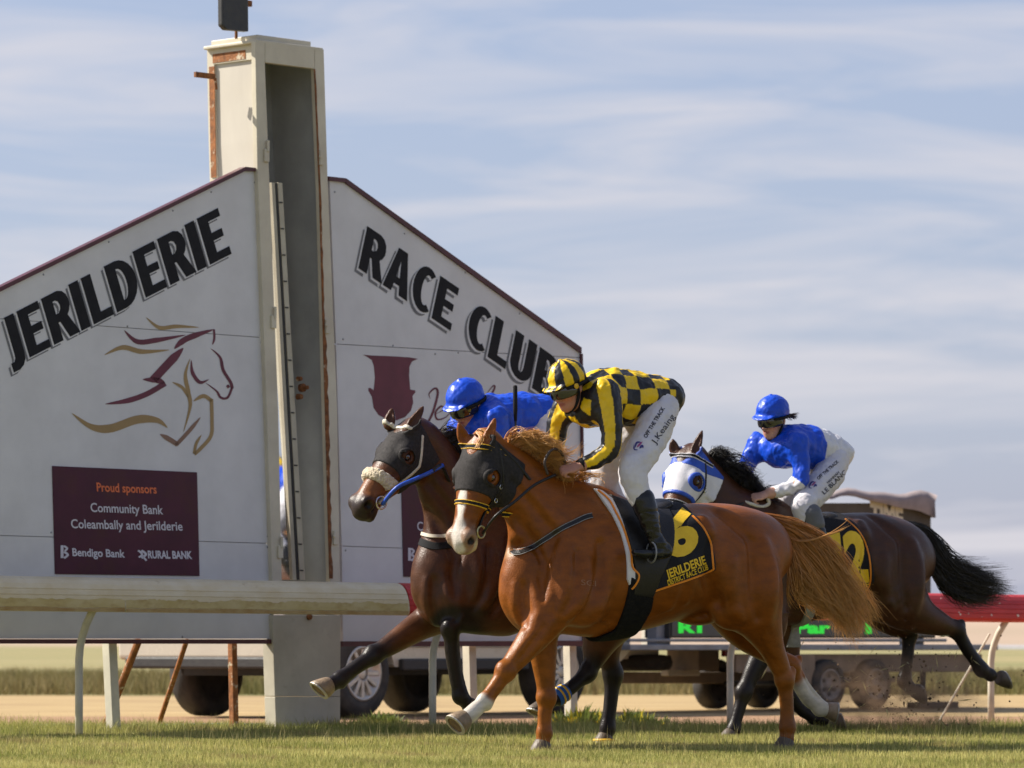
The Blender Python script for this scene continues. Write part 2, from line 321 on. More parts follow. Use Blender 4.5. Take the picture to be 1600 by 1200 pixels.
# left side: frame strips and recessed panel, lying in the plane through the left jamb
def lside(a, z): # a metres behind the front, photo row z on the left jamb's slanted edge
    f = np.interp(z, [64, 262, 640, 904, 1150], [399, 402.5, 417, 425.5, 432]); return sp(f, z, 0.0)-FR*a
def lquad(name, a0, a1, z0, z1, th, m, off=0.0):
    b = MB(); zs = np.linspace(z0, z1, 8); pl = [lside(a0, z) for z in zs]+[lside(a1, z) for z in zs[::-1]]
    b.prism([p-SP.u*off for p in pl], SP.u*th); return b.build(name, m, tw)
lquad('side_panel', .03, DEP-.07, 92, 985, .02, M['towerwhite'], -.015)
lquad('side_frame', DEP-.07, DEP, 66, 985, .03, M['cream'], .002)
lquad('side_frame', .002, DEP-.072, 66, 92, .03, M['cream'], .002)
lquad('rust_streak', DEP-.075, DEP-.02, 95, 270, .004, M['rustpipe'], .005)
lquad('rust_streak', .10, DEP-.06, 76, 90, .004, M['rustpipe'], .005)
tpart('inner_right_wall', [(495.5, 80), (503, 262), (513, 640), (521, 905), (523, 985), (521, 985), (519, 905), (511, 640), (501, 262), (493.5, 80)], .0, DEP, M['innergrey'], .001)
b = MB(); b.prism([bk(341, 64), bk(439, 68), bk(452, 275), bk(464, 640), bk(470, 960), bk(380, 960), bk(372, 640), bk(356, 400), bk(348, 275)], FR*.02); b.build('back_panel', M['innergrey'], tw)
for zrow in (367, 620):
    b = MB(); b.prism([bk(430, zrow, -.021), bk(518, zrow+3, -.021), bk(518, zrow+6, -.021), bk(430, zrow+3, -.021)], FR*.004); b.build('panel_joint', M['darkmetal'], tw)
b = MB()
for px, py in ((441, 300), (470, 330), (497, 350), (468, 410), (497, 440), (500, 500), (470, 520), (503, 560), (505, 610), (508, 700), (510, 760), (512, 830), (480, 250), (455, 200), (462, 160), (470, 212)):
    b.lathe(bk(px, py, -.021), FR, [(0, .008), (.006, .006)], 8)
b.build('rivets', M['darkmetal'], tw)['kind'] = 'stuff'
# roof cap in two steps
def capbox(name, pts, z0, z1, m):
    b = MB(); lo = [np.array([p[0], p[1], z0]) for p in pts]; b.prism(lo, np.array([0, 0, z1-z0])); return bevel(b.build(name, m, tw), .006)
zt = sp(400, 64)[2]; zr = sp(503, 77)[2]
A = sp(400.5, 64, .049); Bq = sp(505, 77, .049)
capbox('cap', [A, Bq, Bq-FR*(DEP+.05), A-FR*(DEP+.05)], min(zt, zr)-.02, min(zt, zr)+.004, M['cream'])
A2 = sp(407, 64, -.01)-SP.u*.03; B2 = sp(486, 70, -.01)
capbox('cap', [A2, B2, B2-FR*(DEP-.02), A2-FR*(DEP-.02)], min(zt, zr)+.006, sp(407, 54)[2], M['cream'])
# hinges, bracket, rusty inner edge
for px, py in ((416.5, 243), (427.5, 503), (438, 862)):
    b = MB(); b.box(sp(px, py, .058), SP.u*.022, FR*.008, np.array([0, 0, .045])); b.lathe(sp(px+2.5, py-8, .066)-np.array([0, 0, .01]), (0, 0, 1), [(0, .011), (.08, .011)], 8); bevel(b.build('hinge', M['cream'], tw), .003)
for px, py in ((502, 247), (511.5, 510), (524, 840)):
    b = MB(); b.box(sp(px, py, .058), SP.u*.018, FR*.008, np.array([0, 0, .05])); b.lathe(sp(px-2, py-2, .066), FR, [(0, .014), (.012, .01)], 8); bevel(b.build('hinge', M['cream'], tw), .003)
r_ = np.random.default_rng(3); rows = np.concatenate([np.linspace(108, 300, 14), np.linspace(310, 904, 50)])
ed = np.interp(rows, [107, 300, 640, 906], [492, 500, 509, 516]); wl_ = np.clip(np.interp(rows, [107, 300, 500, 560, 906], [1.2, 1.6, 2.2, 4.5, 4.2])*(.55+.8*r_.random(len(rows))), .8, 7)
b = MB(); b.prism([sp(e-1.2, y, .053) for e, y in zip(ed, rows)]+[sp(e+w, y, .053) for e, w, y in zip(ed[::-1], wl_[::-1], rows[::-1])], -FR*.004); b.build('rust_streak', M['rust'], tw)
b = MB(); b.box(bk(328, 119, 0, .30)-SP.u*.05, SP.u*.09, FR*.012, np.array([0, 0, .018])); b.tube([bk(336, 122, 0, .3), bk(338, 140, 0, .3)], .010, 8); b.build('bracket', M['rust'], tw)
b = MB(); b.lathe(sp(482, 964, .05), FR, [(0, .022), (.02, .02), (.03, .012)], 12); b.build('bolt', M['rust'], tw)
# slanting rule strips inside the slot
def strip(x0, x1, off, m, name, w0, w1):
    b = MB(); b.prism([sp(x0, 285, off), sp(x0+w0, 286, off), sp(x1+w1, 906, off), sp(x1, 906, off)], -FR*.03); return b.build(name, m, tw)
strip(424.5, 457.5, -.12, M['creamdirty'], 'slat_rail', 5.0, 6.0)
strip(430.5, 464.5, -.115, M['darkmetal'], 'slat_gap', 3.5, 4.0)
strip(434.0, 469.0, -.11, M['cream'], 'slat_rail', 7.0, 8.0)
for k, py in enumerate(np.linspace(315, 890, 15)):
    f = (py-285)/(906-285); x = 434+35*f; b = MB(); b.prism([sp(x+1, py, -.105), sp(x+6, py+.4, -.105), sp(x+6, py+2.6, -.105), sp(x+1, py+2.2, -.105)], -FR*.006); b.build('tick_mark', M['darkmetal'], tw)
b = MB(); b.lathe(sp(470, 606, -.10), FR, [(0, .03), (.03, .03), (.035, .015), (.07, .015)], 12); b.lathe(sp(465, 620, -.10), FR, [(0, .022), (.04, .018)], 10); b.lathe(sp(465, 592, -.10), FR, [(0, .018), (.04, .014)], 10); b.build('latch', M['rust'], tw)

# pole-top gear above the cap
pg = thing('pole_fixture', 'grey canister and black panel on a thin pole on top of the winning post', 'pole fixture', bk(369, 60, 0, .2), SP.rot)
q = bk(369, 56, 0, .2)
b = MB(); b.tube([q-[0, 0, .02], q+[0, 0, .17]], .011, 10); b.build('pole', M['rust'], pg)
b = MB(); qc = bk(374.5, 22, 0, .2); b.lathe(qc, (0, 0, 1), [(0, .052), (.004, .056), (.03, .056), (.034, .053), (.26, .053), (.27, .045)], 20); b.build('canister', pmat('weathered_grey', (.22, .21, .2), (.34, .33, .31), scale=14, rough=.6, c3=(.5, .48, .44), s3=20, p3=(.6, .7)), pg, True)
b = MB(); pl = [sp(385, -40, .12), sp(426, -40, .12), sp(427, 44, .12), (sp(392, 41, .12)), sp(385.5, 34, .12)]; b.prism([p-FR*.3 for p in pl], FR*.05); bevel(b.build('black_panel', M['darkmetal'], pg), .01)
b = MB(); b.box(bk(384, 5, .12, .3), SP.u*.05, FR*.012, np.array([0, 0, .02])); b.build('clamp', M['rust'], pg)

# text outlines in unit cap height
def glyphs(s, bold=0.0, res=4, space=1.0, shear=0.0):
    cu = bpy.data.curves.new('txt', 'FONT'); cu.body = s; cu.size = 1.0; cu.offset = bold; cu.resolution_u = res; cu.space_character = space; cu.shear = shear; cu.fill_mode = 'FRONT'
    ob = bpy.data.objects.new('txt', cu); COL.objects.link(ob); dg = bpy.context.evaluated_depsgraph_get(); me = ob.evaluated_get(dg).to_mesh()
    V = np.array([v.co[:2] for v in me.vertices]); F = [tuple(p.vertices) for p in me.polygons]
    ob.evaluated_get(dg).to_mesh_clear(); bpy.data.objects.remove(ob); bpy.data.curves.remove(cu)
    return V, F
def fit(V, x0=None):                                        # to 0..1 wide, cap height 1
    a = V[:, 0].min(); w = V[:, 0].max()-a; return np.stack([(V[:, 0]-a)/w, V[:, 1]/.729], -1)
def text_px(s, p0, p1, cap, bold=0, space=1.0, shear=0.0, res=4):   # baseline p0->p1 and cap-height vector, all in photo pixels
    V, F = glyphs(s, bold, res, space, shear); Q = fit(V); p0, p1, cap = map(np.asarray, (p0, p1, cap))
    return p0+Q[:, :1]*(p1-p0)+Q[:, 1:]*cap, F
def flat_on(plane_pt, pxv, F): return np.array([plane_pt(x, y) for x, y in pxv]), F
def letters(name, s, p0, p1, cap, m, parent, off, bold=0, space=1.0, dx=(0, 0), shear=0.0):
    v, F = text_px(s, p0, p1, cap, bold, space, shear); v = v+np.asarray(dx)
    Vv = np.array([sp(x, y, off) for x, y in v]); nrm = np.cross(Vv[F[0][1]]-Vv[F[0][0]], Vv[F[0][2]]-Vv[F[0][0]])
    if nrm @ FR < 0: F = [f[::-1] for f in F]
    return mesh(name, Vv, F, m, parent)
def stroke(pts, w, taper=(1, 1), n=10):                     # tapered brush stroke through pixel points -> polygon
    p = np.array(pts, float); k = len(p); t = np.linspace(0, k-1, n*(k-1)+1); out = []
    for x in t:
        i = min(int(x), k-2); f = x-i; a, b_, c, d = p[max(i-1, 0)], p[i], p[i+1], p[min(i+2, k-1)]
        out.append(.5*((2*b_)+(-a+c)*f+(2*a-5*b_+4*c-d)*f*f+(-a+3*b_-3*c+d)*f**3))
    q = np.array(out); d = np.gradient(q, axis=0); d /= np.linalg.norm(d, axis=1)[:, None]+1e-9; nn = np.stack([-d[:, 1], d[:, 0]], -1); s = np.linspace(0, 1, len(q))
    ww = w/2*np.minimum(1, np.minimum((s+.001)/.35 if taper[0] else 9+s, (1.001-s)/.35 if taper[1] else 9+s))**.8
    return q, nn*ww[:, None]
def stroke_faces(strokes, off):
    V = []; F = []
    for pts, w, tp in strokes:
        q, o_ = stroke(pts, w, tp); b0 = len(V)
        for a, n_ in zip(q, o_): V += [sp(*(a+n_), off), sp(*(a-n_), off)]
        F += [(b0+2*i, b0+2*i+1, b0+2*i+3, b0+2*i+2) for i in range(len(q)-1)]
    return V, F
BO = .012
lb = thing('sign_board', 'white gable board lettered JERILDERIE with running horse emblem left of the post', 'sign', sp(300, HY)*[1, 1, 0], SP.rot, 'sign boards of the winning post')
rb = thing('sign_board', 'white gable board lettered RACE CLUB behind the galloping horses', 'sign', sp(650, HY)*[1, 1, 0], SP.rot, 'sign boards of the winning post')
def bpart(par, name, pxs, m, off=BO, th=.03, bv=0): b = MB(); slab(b, pxs, off, th); o = b.build(name, m, par); return bevel(o, bv) if bv else o
bpart(lb, 'board_panel', [(-74, 492.2), (384, 266), (402, 267), (411.8, 527)], M['sign'])
bpart(lb, 'board_panel', [(-260, 584), (-75, 493), (411.9, 528), (423.4, 848.6), (-260, 828.5)], M['sign'])
bpart(lb, 'board_panel', [(-260, 829.5), (423.5, 849.6), (427.6, 998), (-260, 998)], M['sign'])
bpart(lb, 'edge_trim', [(-260, 576), (384, 260.5), (384, 267), (-260, 584)], M['maroon'], BO+.02, .06)
bpart(lb, 'edge_trim', [(384.3, 260.5), (401.6, 262.5), (402, 268), (384.3, 267)], M['maroon'], BO+.02, .06)
bpart(lb, 'edge_trim', [(-260, 998.3), (427.6, 999), (428, 1006), (-260, 1005.5)], M['maroon'], BO+.02, .06)
bpart(rb, 'board_panel', [(515, 282), (540, 286), (908, 552), (908.5, 558.5), (525, 537)], M['sign'])
bpart(rb, 'board_panel', [(525, 538), (908.5, 559.5), (912, 866), (534, 852.8)], M['sign'])
bpart(rb, 'board_panel', [(534, 853.8), (912, 867), (913, 1001), (536, 1002)], M['sign'])
bpart(rb, 'edge_trim', [(514, 275.5), (541, 278.5), (541, 285), (514.5, 282)], M['maroon'], BO+.02, .06)
bpart(rb, 'edge_trim', [(541.3, 278.6), (909, 543), (909, 552), (541.3, 286)], M['maroon'], BO+.02, .06)
bpart(rb, 'edge_trim', [(908.4, 552.5), (911, 552.5), (915, 1009), (912.6, 1009)], M['maroon'], BO+.02, .06)
bpart(rb, 'edge_trim', [(536, 1002.3), (912.3, 1001.3), (912.3, 1009.5), (536, 1010)], M['maroon'], BO+.02, .06)
b = MB()
for px, py in [(68, 429), (170, 378), (270, 329), (330, 300), (398, 285), (404, 392), (408, 505), (199, 510), (408, 535), (416, 640), (420, 690), (418, 762), (80, 832), (418, 838), (418, 855), (285, 995)]: b.lathe(sp(px, py, BO), FR, [(0, .008), (.004, .005)], 6)
b.build('screws', M['steelgrey'], lb)['kind'] = 'stuff'
b = MB()
for px, py in [(632, 365), (727, 426), (812, 490), (614, 540), (680, 553), (716, 551), (536, 530), (540, 860), (523, 300)]: b.lathe(sp(px, py, BO), FR, [(0, .008), (.004, .005)], 6)
b.build('screws', M['steelgrey'], rb)['kind'] = 'stuff'
def arc(cx, cy, rx, ry, a0, a1, n=12): return [(cx+rx*math.cos(math.radians(a)), cy+ry*math.sin(math.radians(a))) for a in np.linspace(a0, a1, n)]
GLY = {'E': (.62, [[(0, 0), (.62, 0), (.62, .17), (.27, .17), (.27, .42), (.56, .42), (.56, .585), (.27, .585), (.27, .83), (.61, .83), (.61, 1), (0, 1)]]),
    'I': (.27, [[(0, 0), (.27, 0), (.27, 1), (0, 1)]]), 'L': (.58, [[(0, 0), (.58, 0), (.58, .18), (.27, .18), (.27, 1), (0, 1)]]),
    'J': (.42, [[(.42, 1), (.42, .16), (.39, .02), (.31, -.08), (.18, -.13), (0, -.13), (0, .06), (.09, .07), (.14, .13), (.15, .2), (.15, 1)]]),
    'D': (.74, [[(0, 0), (.28, 0)]+arc(.28, .5, .46, .5, -88, 88)+[(.28, 1), (0, 1)], [(.27, .17), (.30, .17)]+arc(.30, .5, .165, .33, -86, 86)+[(.30, .83), (.27, .83)]]),
    'R': (.70, [[(0, 0), (.27, 0), (.27, .38), (.32, .38), (.46, 0), (.76, 0), (.56, .45), (.63, .52), (.68, .62), (.69, .72), (.66, .85), (.58, .95), (.45, 1), (0, 1)], [(.27, .56), (.34, .56), (.41, .62), (.43, .70), (.40, .79), (.34, .83), (.27, .83)]]),
    'A': (.78, [[(0, 0), (.27, 0), (.31, .2), (.48, .2), (.52, 0), (.8, 0), (.54, 1), (.25, 1)], [(.34, .37), (.45, .37), (.395, .75)]]),
    'C': (.64, [arc(.38, .5, .38, .515, 52, 308, 20)+arc(.42, .5, .15, .345, 300, 60, 18)]),
    'U': (.70, [[(0, 1), (.27, 1), (.27, .32)]+arc(.35, .32, .08, .16, 190, 350, 6)+[(.43, .32), (.43, 1), (.70, 1), (.70, .32)]+arc(.35, .32, .35, .335, -5, -175, 14)]),
    'B': (.69, [[(0, 0), (.38, 0), (.56, .04), (.66, .14), (.69, .27), (.65, .40), (.56, .49), (.5, .52), (.58, .58), (.64, .68), (.64, .8), (.58, .92), (.48, .98), (.36, 1), (0, 1)], [(.27, .16), (.35, .16), (.41, .22), (.41, .34), (.35, .41), (.27, .41)], [(.27, .58), (.34, .58), (.39, .63), (.39, .76), (.34, .83), (.27, .83)]])}
def word(s):
    V = []; F = []; x = 0
    for ch in s:
        w, loops = GLY[ch]; b0 = len(V); pts = [p for l in loops for p in l]
        for t in tessellate_polygon([[Vector((p[0], p[1], 0)) for p in l] for l in loops]): F.append(tuple(i+b0 for i in t))
        V += [(p[0]+x, p[1]) for p in pts]; x += w+.085
    V = np.array(V); V[:, 0] /= x-.085; return V, F
def heading(par, s, p0, p1, cap, sh):
    Q, F = word(s); p0, p1, cap = map(np.asarray, (p0, p1, cap)); v = p0+Q[:, :1]*(p1-p0)+Q[:, 1:]*cap
    for nm, d, m, o_ in (('letter_shadow', 1.0, M['signgrey'], .0015), ('letter_outline', .45, M['sign'], .003), ('lettering', 0, M['signdark'], .0045)):
        q = v+np.asarray(sh)*d; Vv = np.array([sp(x, y, BO+o_) for x, y in q])
        Fx = [f if np.cross(Vv[f[1]]-Vv[f[0]], Vv[f[2]]-Vv[f[0]]) @ FR > 0 else f[::-1] for f in F]; mesh(nm, Vv, Fx, m, par)
bpart(lb, 'backing', [(-255, 590), (383, 275), (398, 280), (420, 990), (-255, 990)], M['sign'], BO-.033, .02)
bpart(rb, 'backing', [(522, 292), (540, 296), (904, 560), (906, 995), (540, 995)], M['sign'], BO-.033, .02)
heading(lb, 'JERILDERIE', (19, 573), (362, 396.5), (-21, -72), (-4.5, 6.5))
heading(rb, 'RACE', (560, 419), (704, 517), (14, -66), (-6.5, 5))
heading(rb, 'CLUB', (727, 533), (864, 629), (13, -64), (-6.5, 5))
def L2(pts): return [(x/2.609, 260+y/2.609) for x, y in pts]
def strokes(par, name, st, m, off=BO+.002):
    for s_ in st: V, F = stroke_faces([s_], off); mesh(name, V, F, m, par)
def emblem(par, name, st, m): strokes(par, 'emblem_stroke', [(L2(p), w/2.609, t) for p, w, t in st], m)
emblem(lb, 'emblem_gold', [([(595, 615), (650, 657), (720, 652), (812, 656)], 16, (1, 1)), ([(425, 769), (500, 738), (580, 755), (692, 748)], 20, (1, 1)), ([(775, 783), (756, 850), (768, 920), (775, 980), (748, 1084)], 17, (1, 1)), ([(702, 879), (745, 903), (768, 945)], 13, (1, 1)),
    ([(788, 957), (830, 936), (863, 956)], 16, (1, 0)), ([(862, 948), (864, 1030), (860, 1098), (818, 1150), (792, 1173)], 15, (0, 0)), ([(792, 1172), (800, 1130), (822, 1094)], 12, (0, 1)), ([(293, 1006), (370, 1060), (450, 1068), (560, 1032), (640, 1035), (684, 1066)], 34, (1, 1))], M['logo_gold'])
emblem(lb, 'emblem_maroon', [([(506, 668), (560, 714), (640, 708), (758, 687)], 21, (1, 1)), ([(710, 744), (760, 703), (872, 664)], 24, (1, 1)), ([(872, 664), (874, 700), (866, 728)], 9, (0, 1)), ([(858, 741), (897, 778), (910, 830), (940, 880), (947, 905)], 13, (1, 0)), ([(947, 900), (928, 942), (900, 942), (882, 915), (838, 882)], 10, (0, 1)),
    ([(780, 788), (785, 840), (815, 880), (852, 868)], 15, (1, 1)), ([(926, 892), (934, 902)], 12, (0, 0)), ([(748, 740), (690, 800), (625, 870)], 34, (1, 0)), ([(582, 868), (640, 872), (674, 884)], 22, (1, 1)), ([(674, 884), (600, 927), (520, 955), (428, 969)], 22, (0, 1))], M['logo_maroon'])
emblem(lb, 'emblem_brown', [([(652, 1091), (690, 1112), (724, 1134)], 20, (1, 0)), ([(718, 1136), (770, 1080), (818, 1022)], 16, (0, 1))], M['logo_brown'])
def sponsor(par, ox, oy, sx, wid):
    T = lambda x, y: (ox+(x-82)*sx, oy+(y-728)+(x-82)*.0)
    def ln(s, x0, y0, x1, y1, h, m, bold=.012): letters('sponsor_text', s, T(x0, y0), T(x1, y1), (-1.0*sx*h/13, -h), m, par, BO+.009, bold)
    bpart(par, 'sponsor_plate', [T(82, 728), T(82+wid, 728+wid*.044), T(86+wid, 900+wid*.0), T(86.5, 897)], M['plate'], BO+.007, .006)
    ln('Proud sponsors', 151.5, 767.5, 245, 771, 14, M['plateorange'], .02); ln('Community Bank', 142, 799.5, 255, 803.5, 14.5, M['platetext']); ln('Coleambally and Jerilderie', 111.5, 825, 285.5, 829, 14.5, M['platetext'])
    ln('Bendigo Bank', 113.5, 868.5, 195.5, 871, 12.5, M['platetext'], .022); ln('RURAL BANK', 231.5, 872, 300.5, 873, 12, M['platetext'], .035)
    st = [([T(97, 852), T(97, 872)], 4.5, (0, 0)), ([T(100, 853), T(105, 857), T(101, 861)], 3, (0, 0)), ([T(100, 862), T(106, 867), T(100, 872)], 3.4, (0, 0)), ([T(216, 860), T(222, 866), T(217, 871)], 3, (0, 0)), ([T(221, 860), T(228, 866), T(221, 872)], 3.4, (0, 0)), ([T(222, 868), T(229, 876)], 3, (0, 0))]
    strokes(par, 'logo_stroke', st, M['platetext'], BO+.009)
sponsor(lb, 82, 728, 1.0, 226)
sponsor(rb, 627, 732, .86, 226*.86)
def C1(pts): return [(480+x/3, 540+y/3) for x, y in pts]
hat = C1([(263, 43), (300, 46), (400, 50), (480, 55), (519, 62), (492, 74), (480, 98), (478, 140), (483, 205), (494, 208), (505, 209), (508, 218), (494, 236), (497, 268), (486, 305), (460, 334), (420, 350), (375, 346), (335, 325), (312, 292), (304, 240), (288, 212), (287, 199), (296, 198), (312, 210), (318, 150), (313, 95), (303, 68), (282, 53)])
bpart(rb, 'emblem_maroon', hat, M['logo_maroon'], BO+.002, .004)
strokes(rb, 'script_stroke', [(C1(p), w/3, t) for p, w, t in [([(525, 352), (535, 378), (560, 368), (590, 310), (612, 225), (600, 200), (572, 225), (578, 250)], 11, (1, 1)), ([(592, 325), (640, 300), (628, 284), (602, 312), (610, 345), (650, 335), (690, 290)], 9, (1, 1)),
    ([(690, 300), (700, 340), (715, 300), (740, 290)], 8, (1, 1)), ([(830, 240), (870, 190), (878, 200), (850, 260), (838, 330), (860, 345)], 9, (1, 1)), ([(745, 320), (750, 250), (760, 320)], 8, (1, 1))]], M['logo_maroon'])
strokes(rb, 'script_stroke', [(C1(p), 14/3, (1, 1)) for p in [[(660, 400), (635, 395), (620, 425), (640, 455), (665, 445)], [(700, 405), (690, 430), (715, 450), (735, 425), (715, 402), (700, 405)], [(770, 400), (770, 450)], [(800, 450), (815, 400), (835, 450)]]], M['logo_gold'])
# legs and rusty struts under the boards
def gz(px, d): return P(px, HY, d)*[1, 1, 0]
def leg(par, p_top, p_bot, hw, m, name='leg', rnd=False):
    b = MB()
    if rnd: b.tube([p_bot, p_top], hw, 12)
    else:
        c = (p_top+p_bot)/2; h = (p_top-p_bot)/2; b.box(c, SP.u*hw, FR*hw, h)
    return bevel(b.build(name, m, par), .004)
leg(lb, sp(171, 1004, -.08), sp(178, 1150, -.08), .036, M['post']); leg(lb, sp(-170, 1004, -.08), sp(-163, 1165, -.08), .036, M['post'])
leg(rb, sp(733, 1006, -.08), sp(737, 1150, -.08), .036, M['post']); leg(rb, sp(890, 1006, -.08), sp(893, 1140, -.08), .036, M['post'])
leg(lb, sp(217, 1000, -.12), SP.pt(163, 1137, .55), .026, M['rustpipe'], 'strut', True)
leg(lb, sp(292, 1000, -.12), SP.pt(247, 1135, .75), .018, M['rustpipe'], 'strut', True)
leg(lb, sp(363, 1000, -.10), sp(366, 1148, -.10), .024, M['rustpipe'], 'strut')
# mirror inside the slot, turned so that it throws the riders back to the lens
mc = sp(450, 820, -.16); tgt = P(812, 660, 26.5); nm = (C0-mc)/np.linalg.norm(C0-mc)+(tgt-mc)/np.linalg.norm(tgt-mc); nm[2] = 0; nm /= np.linalg.norm(nm)
def on_mirror(px, py): r = ray(px, py); return C0+r*(((mc-C0) @ nm)/(r @ nm))
b = MB(); b.prism([on_mirror(424, 300), on_mirror(428, 300), on_mirror(466, 906), on_mirror(434, 906)], -nm*.006); b.build('mirror', M['mirror'], tw)

# ------------------------------------------------------------------ running rails
d0, d1 = 28.8, 34.7
def rp(px, py):
    w = 1/d0+(1/d1-1/d0)*px/1600; return P(px, py, 1/w)
ra, rbp = rp(0, HY), rp(1600, HY); RU = (rbp-ra)/np.linalg.norm(rbp-ra); RN = np.array([-RU[1], RU[0], 0])
def rail_at(px):                                            # centre of the rail's face bottom and top
    yt = np.interp(px, [0, 1600], [898.5, 929]); yb = np.interp(px, [0, 1600], [954, 972.5]) if px >= 0 else 954+px*.0116
    if px < 0: yt = 898.5+px*.019
    if px > 1600: yt = 929+(px-1600)*.012; yb = 972.5+(px-1600)*.006
    return rp(px, yb), rp(px, yt)
PROF = [(.035, 0), (.010, .05), (.0, .14), (.0, .29), (.005, .30), (.005, .31), (.001, .32), (.003, .45), (.008, .46), (.008, .47), (.005, .48), (.013, .62), (.019, .63), (.019, .64), (.017, .65), (.034, .79), (.062, .91), (.10, .98), (.13, 1.0), (.16, .98), (.19, .9), (.205, .7), (.205, .3), (.17, 0)]
def rail_section(x0, x1, m, par, name='rail_section', skew=0.0):
    V = []; F = []; n = len(PROF); xs = np.linspace(x0, x1, 5)
    for px in xs:
        lo, hi = rail_at(px)
        for a, f in PROF: V.append(lo+(hi-lo)*f+RN*a+RU*skew*f)
    for i in range(len(xs)-1):
        for k in range(n): F.append((i*n+k, i*n+(k+1) % n, (i+1)*n+(k+1) % n, (i+1)*n+k))
    F += [tuple(range(n))[::-1], tuple((len(xs)-1)*n+k for k in range(n))]
    F = [f[::-1] for f in F]
    return mesh(name, V, F, m, par)
wr = thing('running_rail', 'weathered white plastic running rail in front of the sign, stained brown along its lower lip', 'rail', ra*[1, 1, 0], math.atan2(RU[1], RU[0]))
rr = thing('running_rail', 'red painted running rail with chipped white flecks behind the horses', 'rail', rp(700, HY)*[1, 1, 0], math.atan2(RU[1], RU[0]))
rail_section(-560, 195.6, M['railwhite'], wr); rail_section(196.6, 641, M['railwhite'], wr, skew=-.02)
rail_section(640.5, 1180, M['railred'], rr); rail_section(1181, 1980, M['railred'], rr)
def stain(x0, x1, par, m, seed):
    r = np.random.default_rng(seed); V = []; F = []; xs = np.linspace(x0, x1, 120)
    for i, px in enumerate(xs):
        lo, hi = rail_at(px); f = .10+.05*noise.noise(Vector((px*.012, seed, 0)))+.02*r.random(); V += [lo-RN*.003+[0, 0, .001], lo+(hi-lo)*f-RN*.001]
        if i: F.append((2*i-2, 2*i, 2*i+1, 2*i-1))
    mesh('rust_stain', V, F, m, par)
    V = []; F = []
    for i, px in enumerate(xs):
        lo, hi = rail_at(px); f0 = .13; f1 = .34+.10*noise.noise(Vector((px*.02, seed+9, 0)))+.05*r.random(); V += [lo+(hi-lo)*f0-RN*.0012, lo+(hi-lo)*f1-RN*.0012]
        if i: F.append((2*i-2, 2*i, 2*i+1, 2*i-1))
    mesh('grime_stain', V, F, M['grime'], par)
M['grime'] = pmat('yellow_grime', (.46, .35, .13), (.56, .46, .24), scale=4, rough=.6, stretch=(1, 1, 2), c3=(.36, .24, .08), s3=6, p3=(.5, .7))
stain(-560, 195, wr, M['railstain'], 1); stain(197, 638, wr, M['railstain'], 2)
r_ = np.random.default_rng(8); b = MB()
for px, py, s in [(1590, 962, .016), (1498, 957, .008), (1500, 960, .010), (1509, 944, .008), (1513, 959, .006), (1549, 961, .009), (1470, 935, .005), (1562, 942, .006), (1534, 964, .005)]:
    c = rp(px, py)-RN*.004
    ang = np.sort(r_.random(9)*6.28); b.prism([c+s*(.6+.6*r_.random())*(RU*math.cos(a)+np.array([0, 0, 1.])*math.sin(a)) for a in ang], RN*.003)
b.build('paint_chips', M['fleck'], rr)['kind'] = 'stuff'
def rail_post(px, base_y, par):
    lo, hi = rail_at(px+28); top = lo+RN*.09+[0, 0, .03]; bs = top+RN*.17; g = np.array([bs[0], bs[1], -.03])
    zz = top[2]; pts = [g, g+[0, 0, .3], np.array([bs[0], bs[1], zz-.34]), np.array([bs[0], bs[1], zz-.26])-RN*.012, np.array([bs[0], bs[1], zz-.19])-RN*.04, np.array([bs[0], bs[1], zz-.11])-RN*.085, top-RN*.01]
    b = MB(); b.tube(pts, .026, 12); o = b.build('post', M['post'], par, True); return o
for px in (-520, 130): rail_post(px, 1145, wr)
for px in (684, 1150, 1558, 1940): rail_post(px, 1145, rr)
# teal pipe lying in the grass below the board
hp = thing('hose', 'teal plastic pipe lying in the grass under the left sign board', 'pipe', gz(270, 32.2)); b = MB()
hx = [50, 90, 150, 250, 350, 430]; b.tube([P(x, HY, 31.8+.5*i/5)*[1, 1, 0]+[0, 0, .022+.004*math.sin(i*2)] for i, x in enumerate(hx)], .02, 8); b.build('pipe', M['hose'], hp, True)
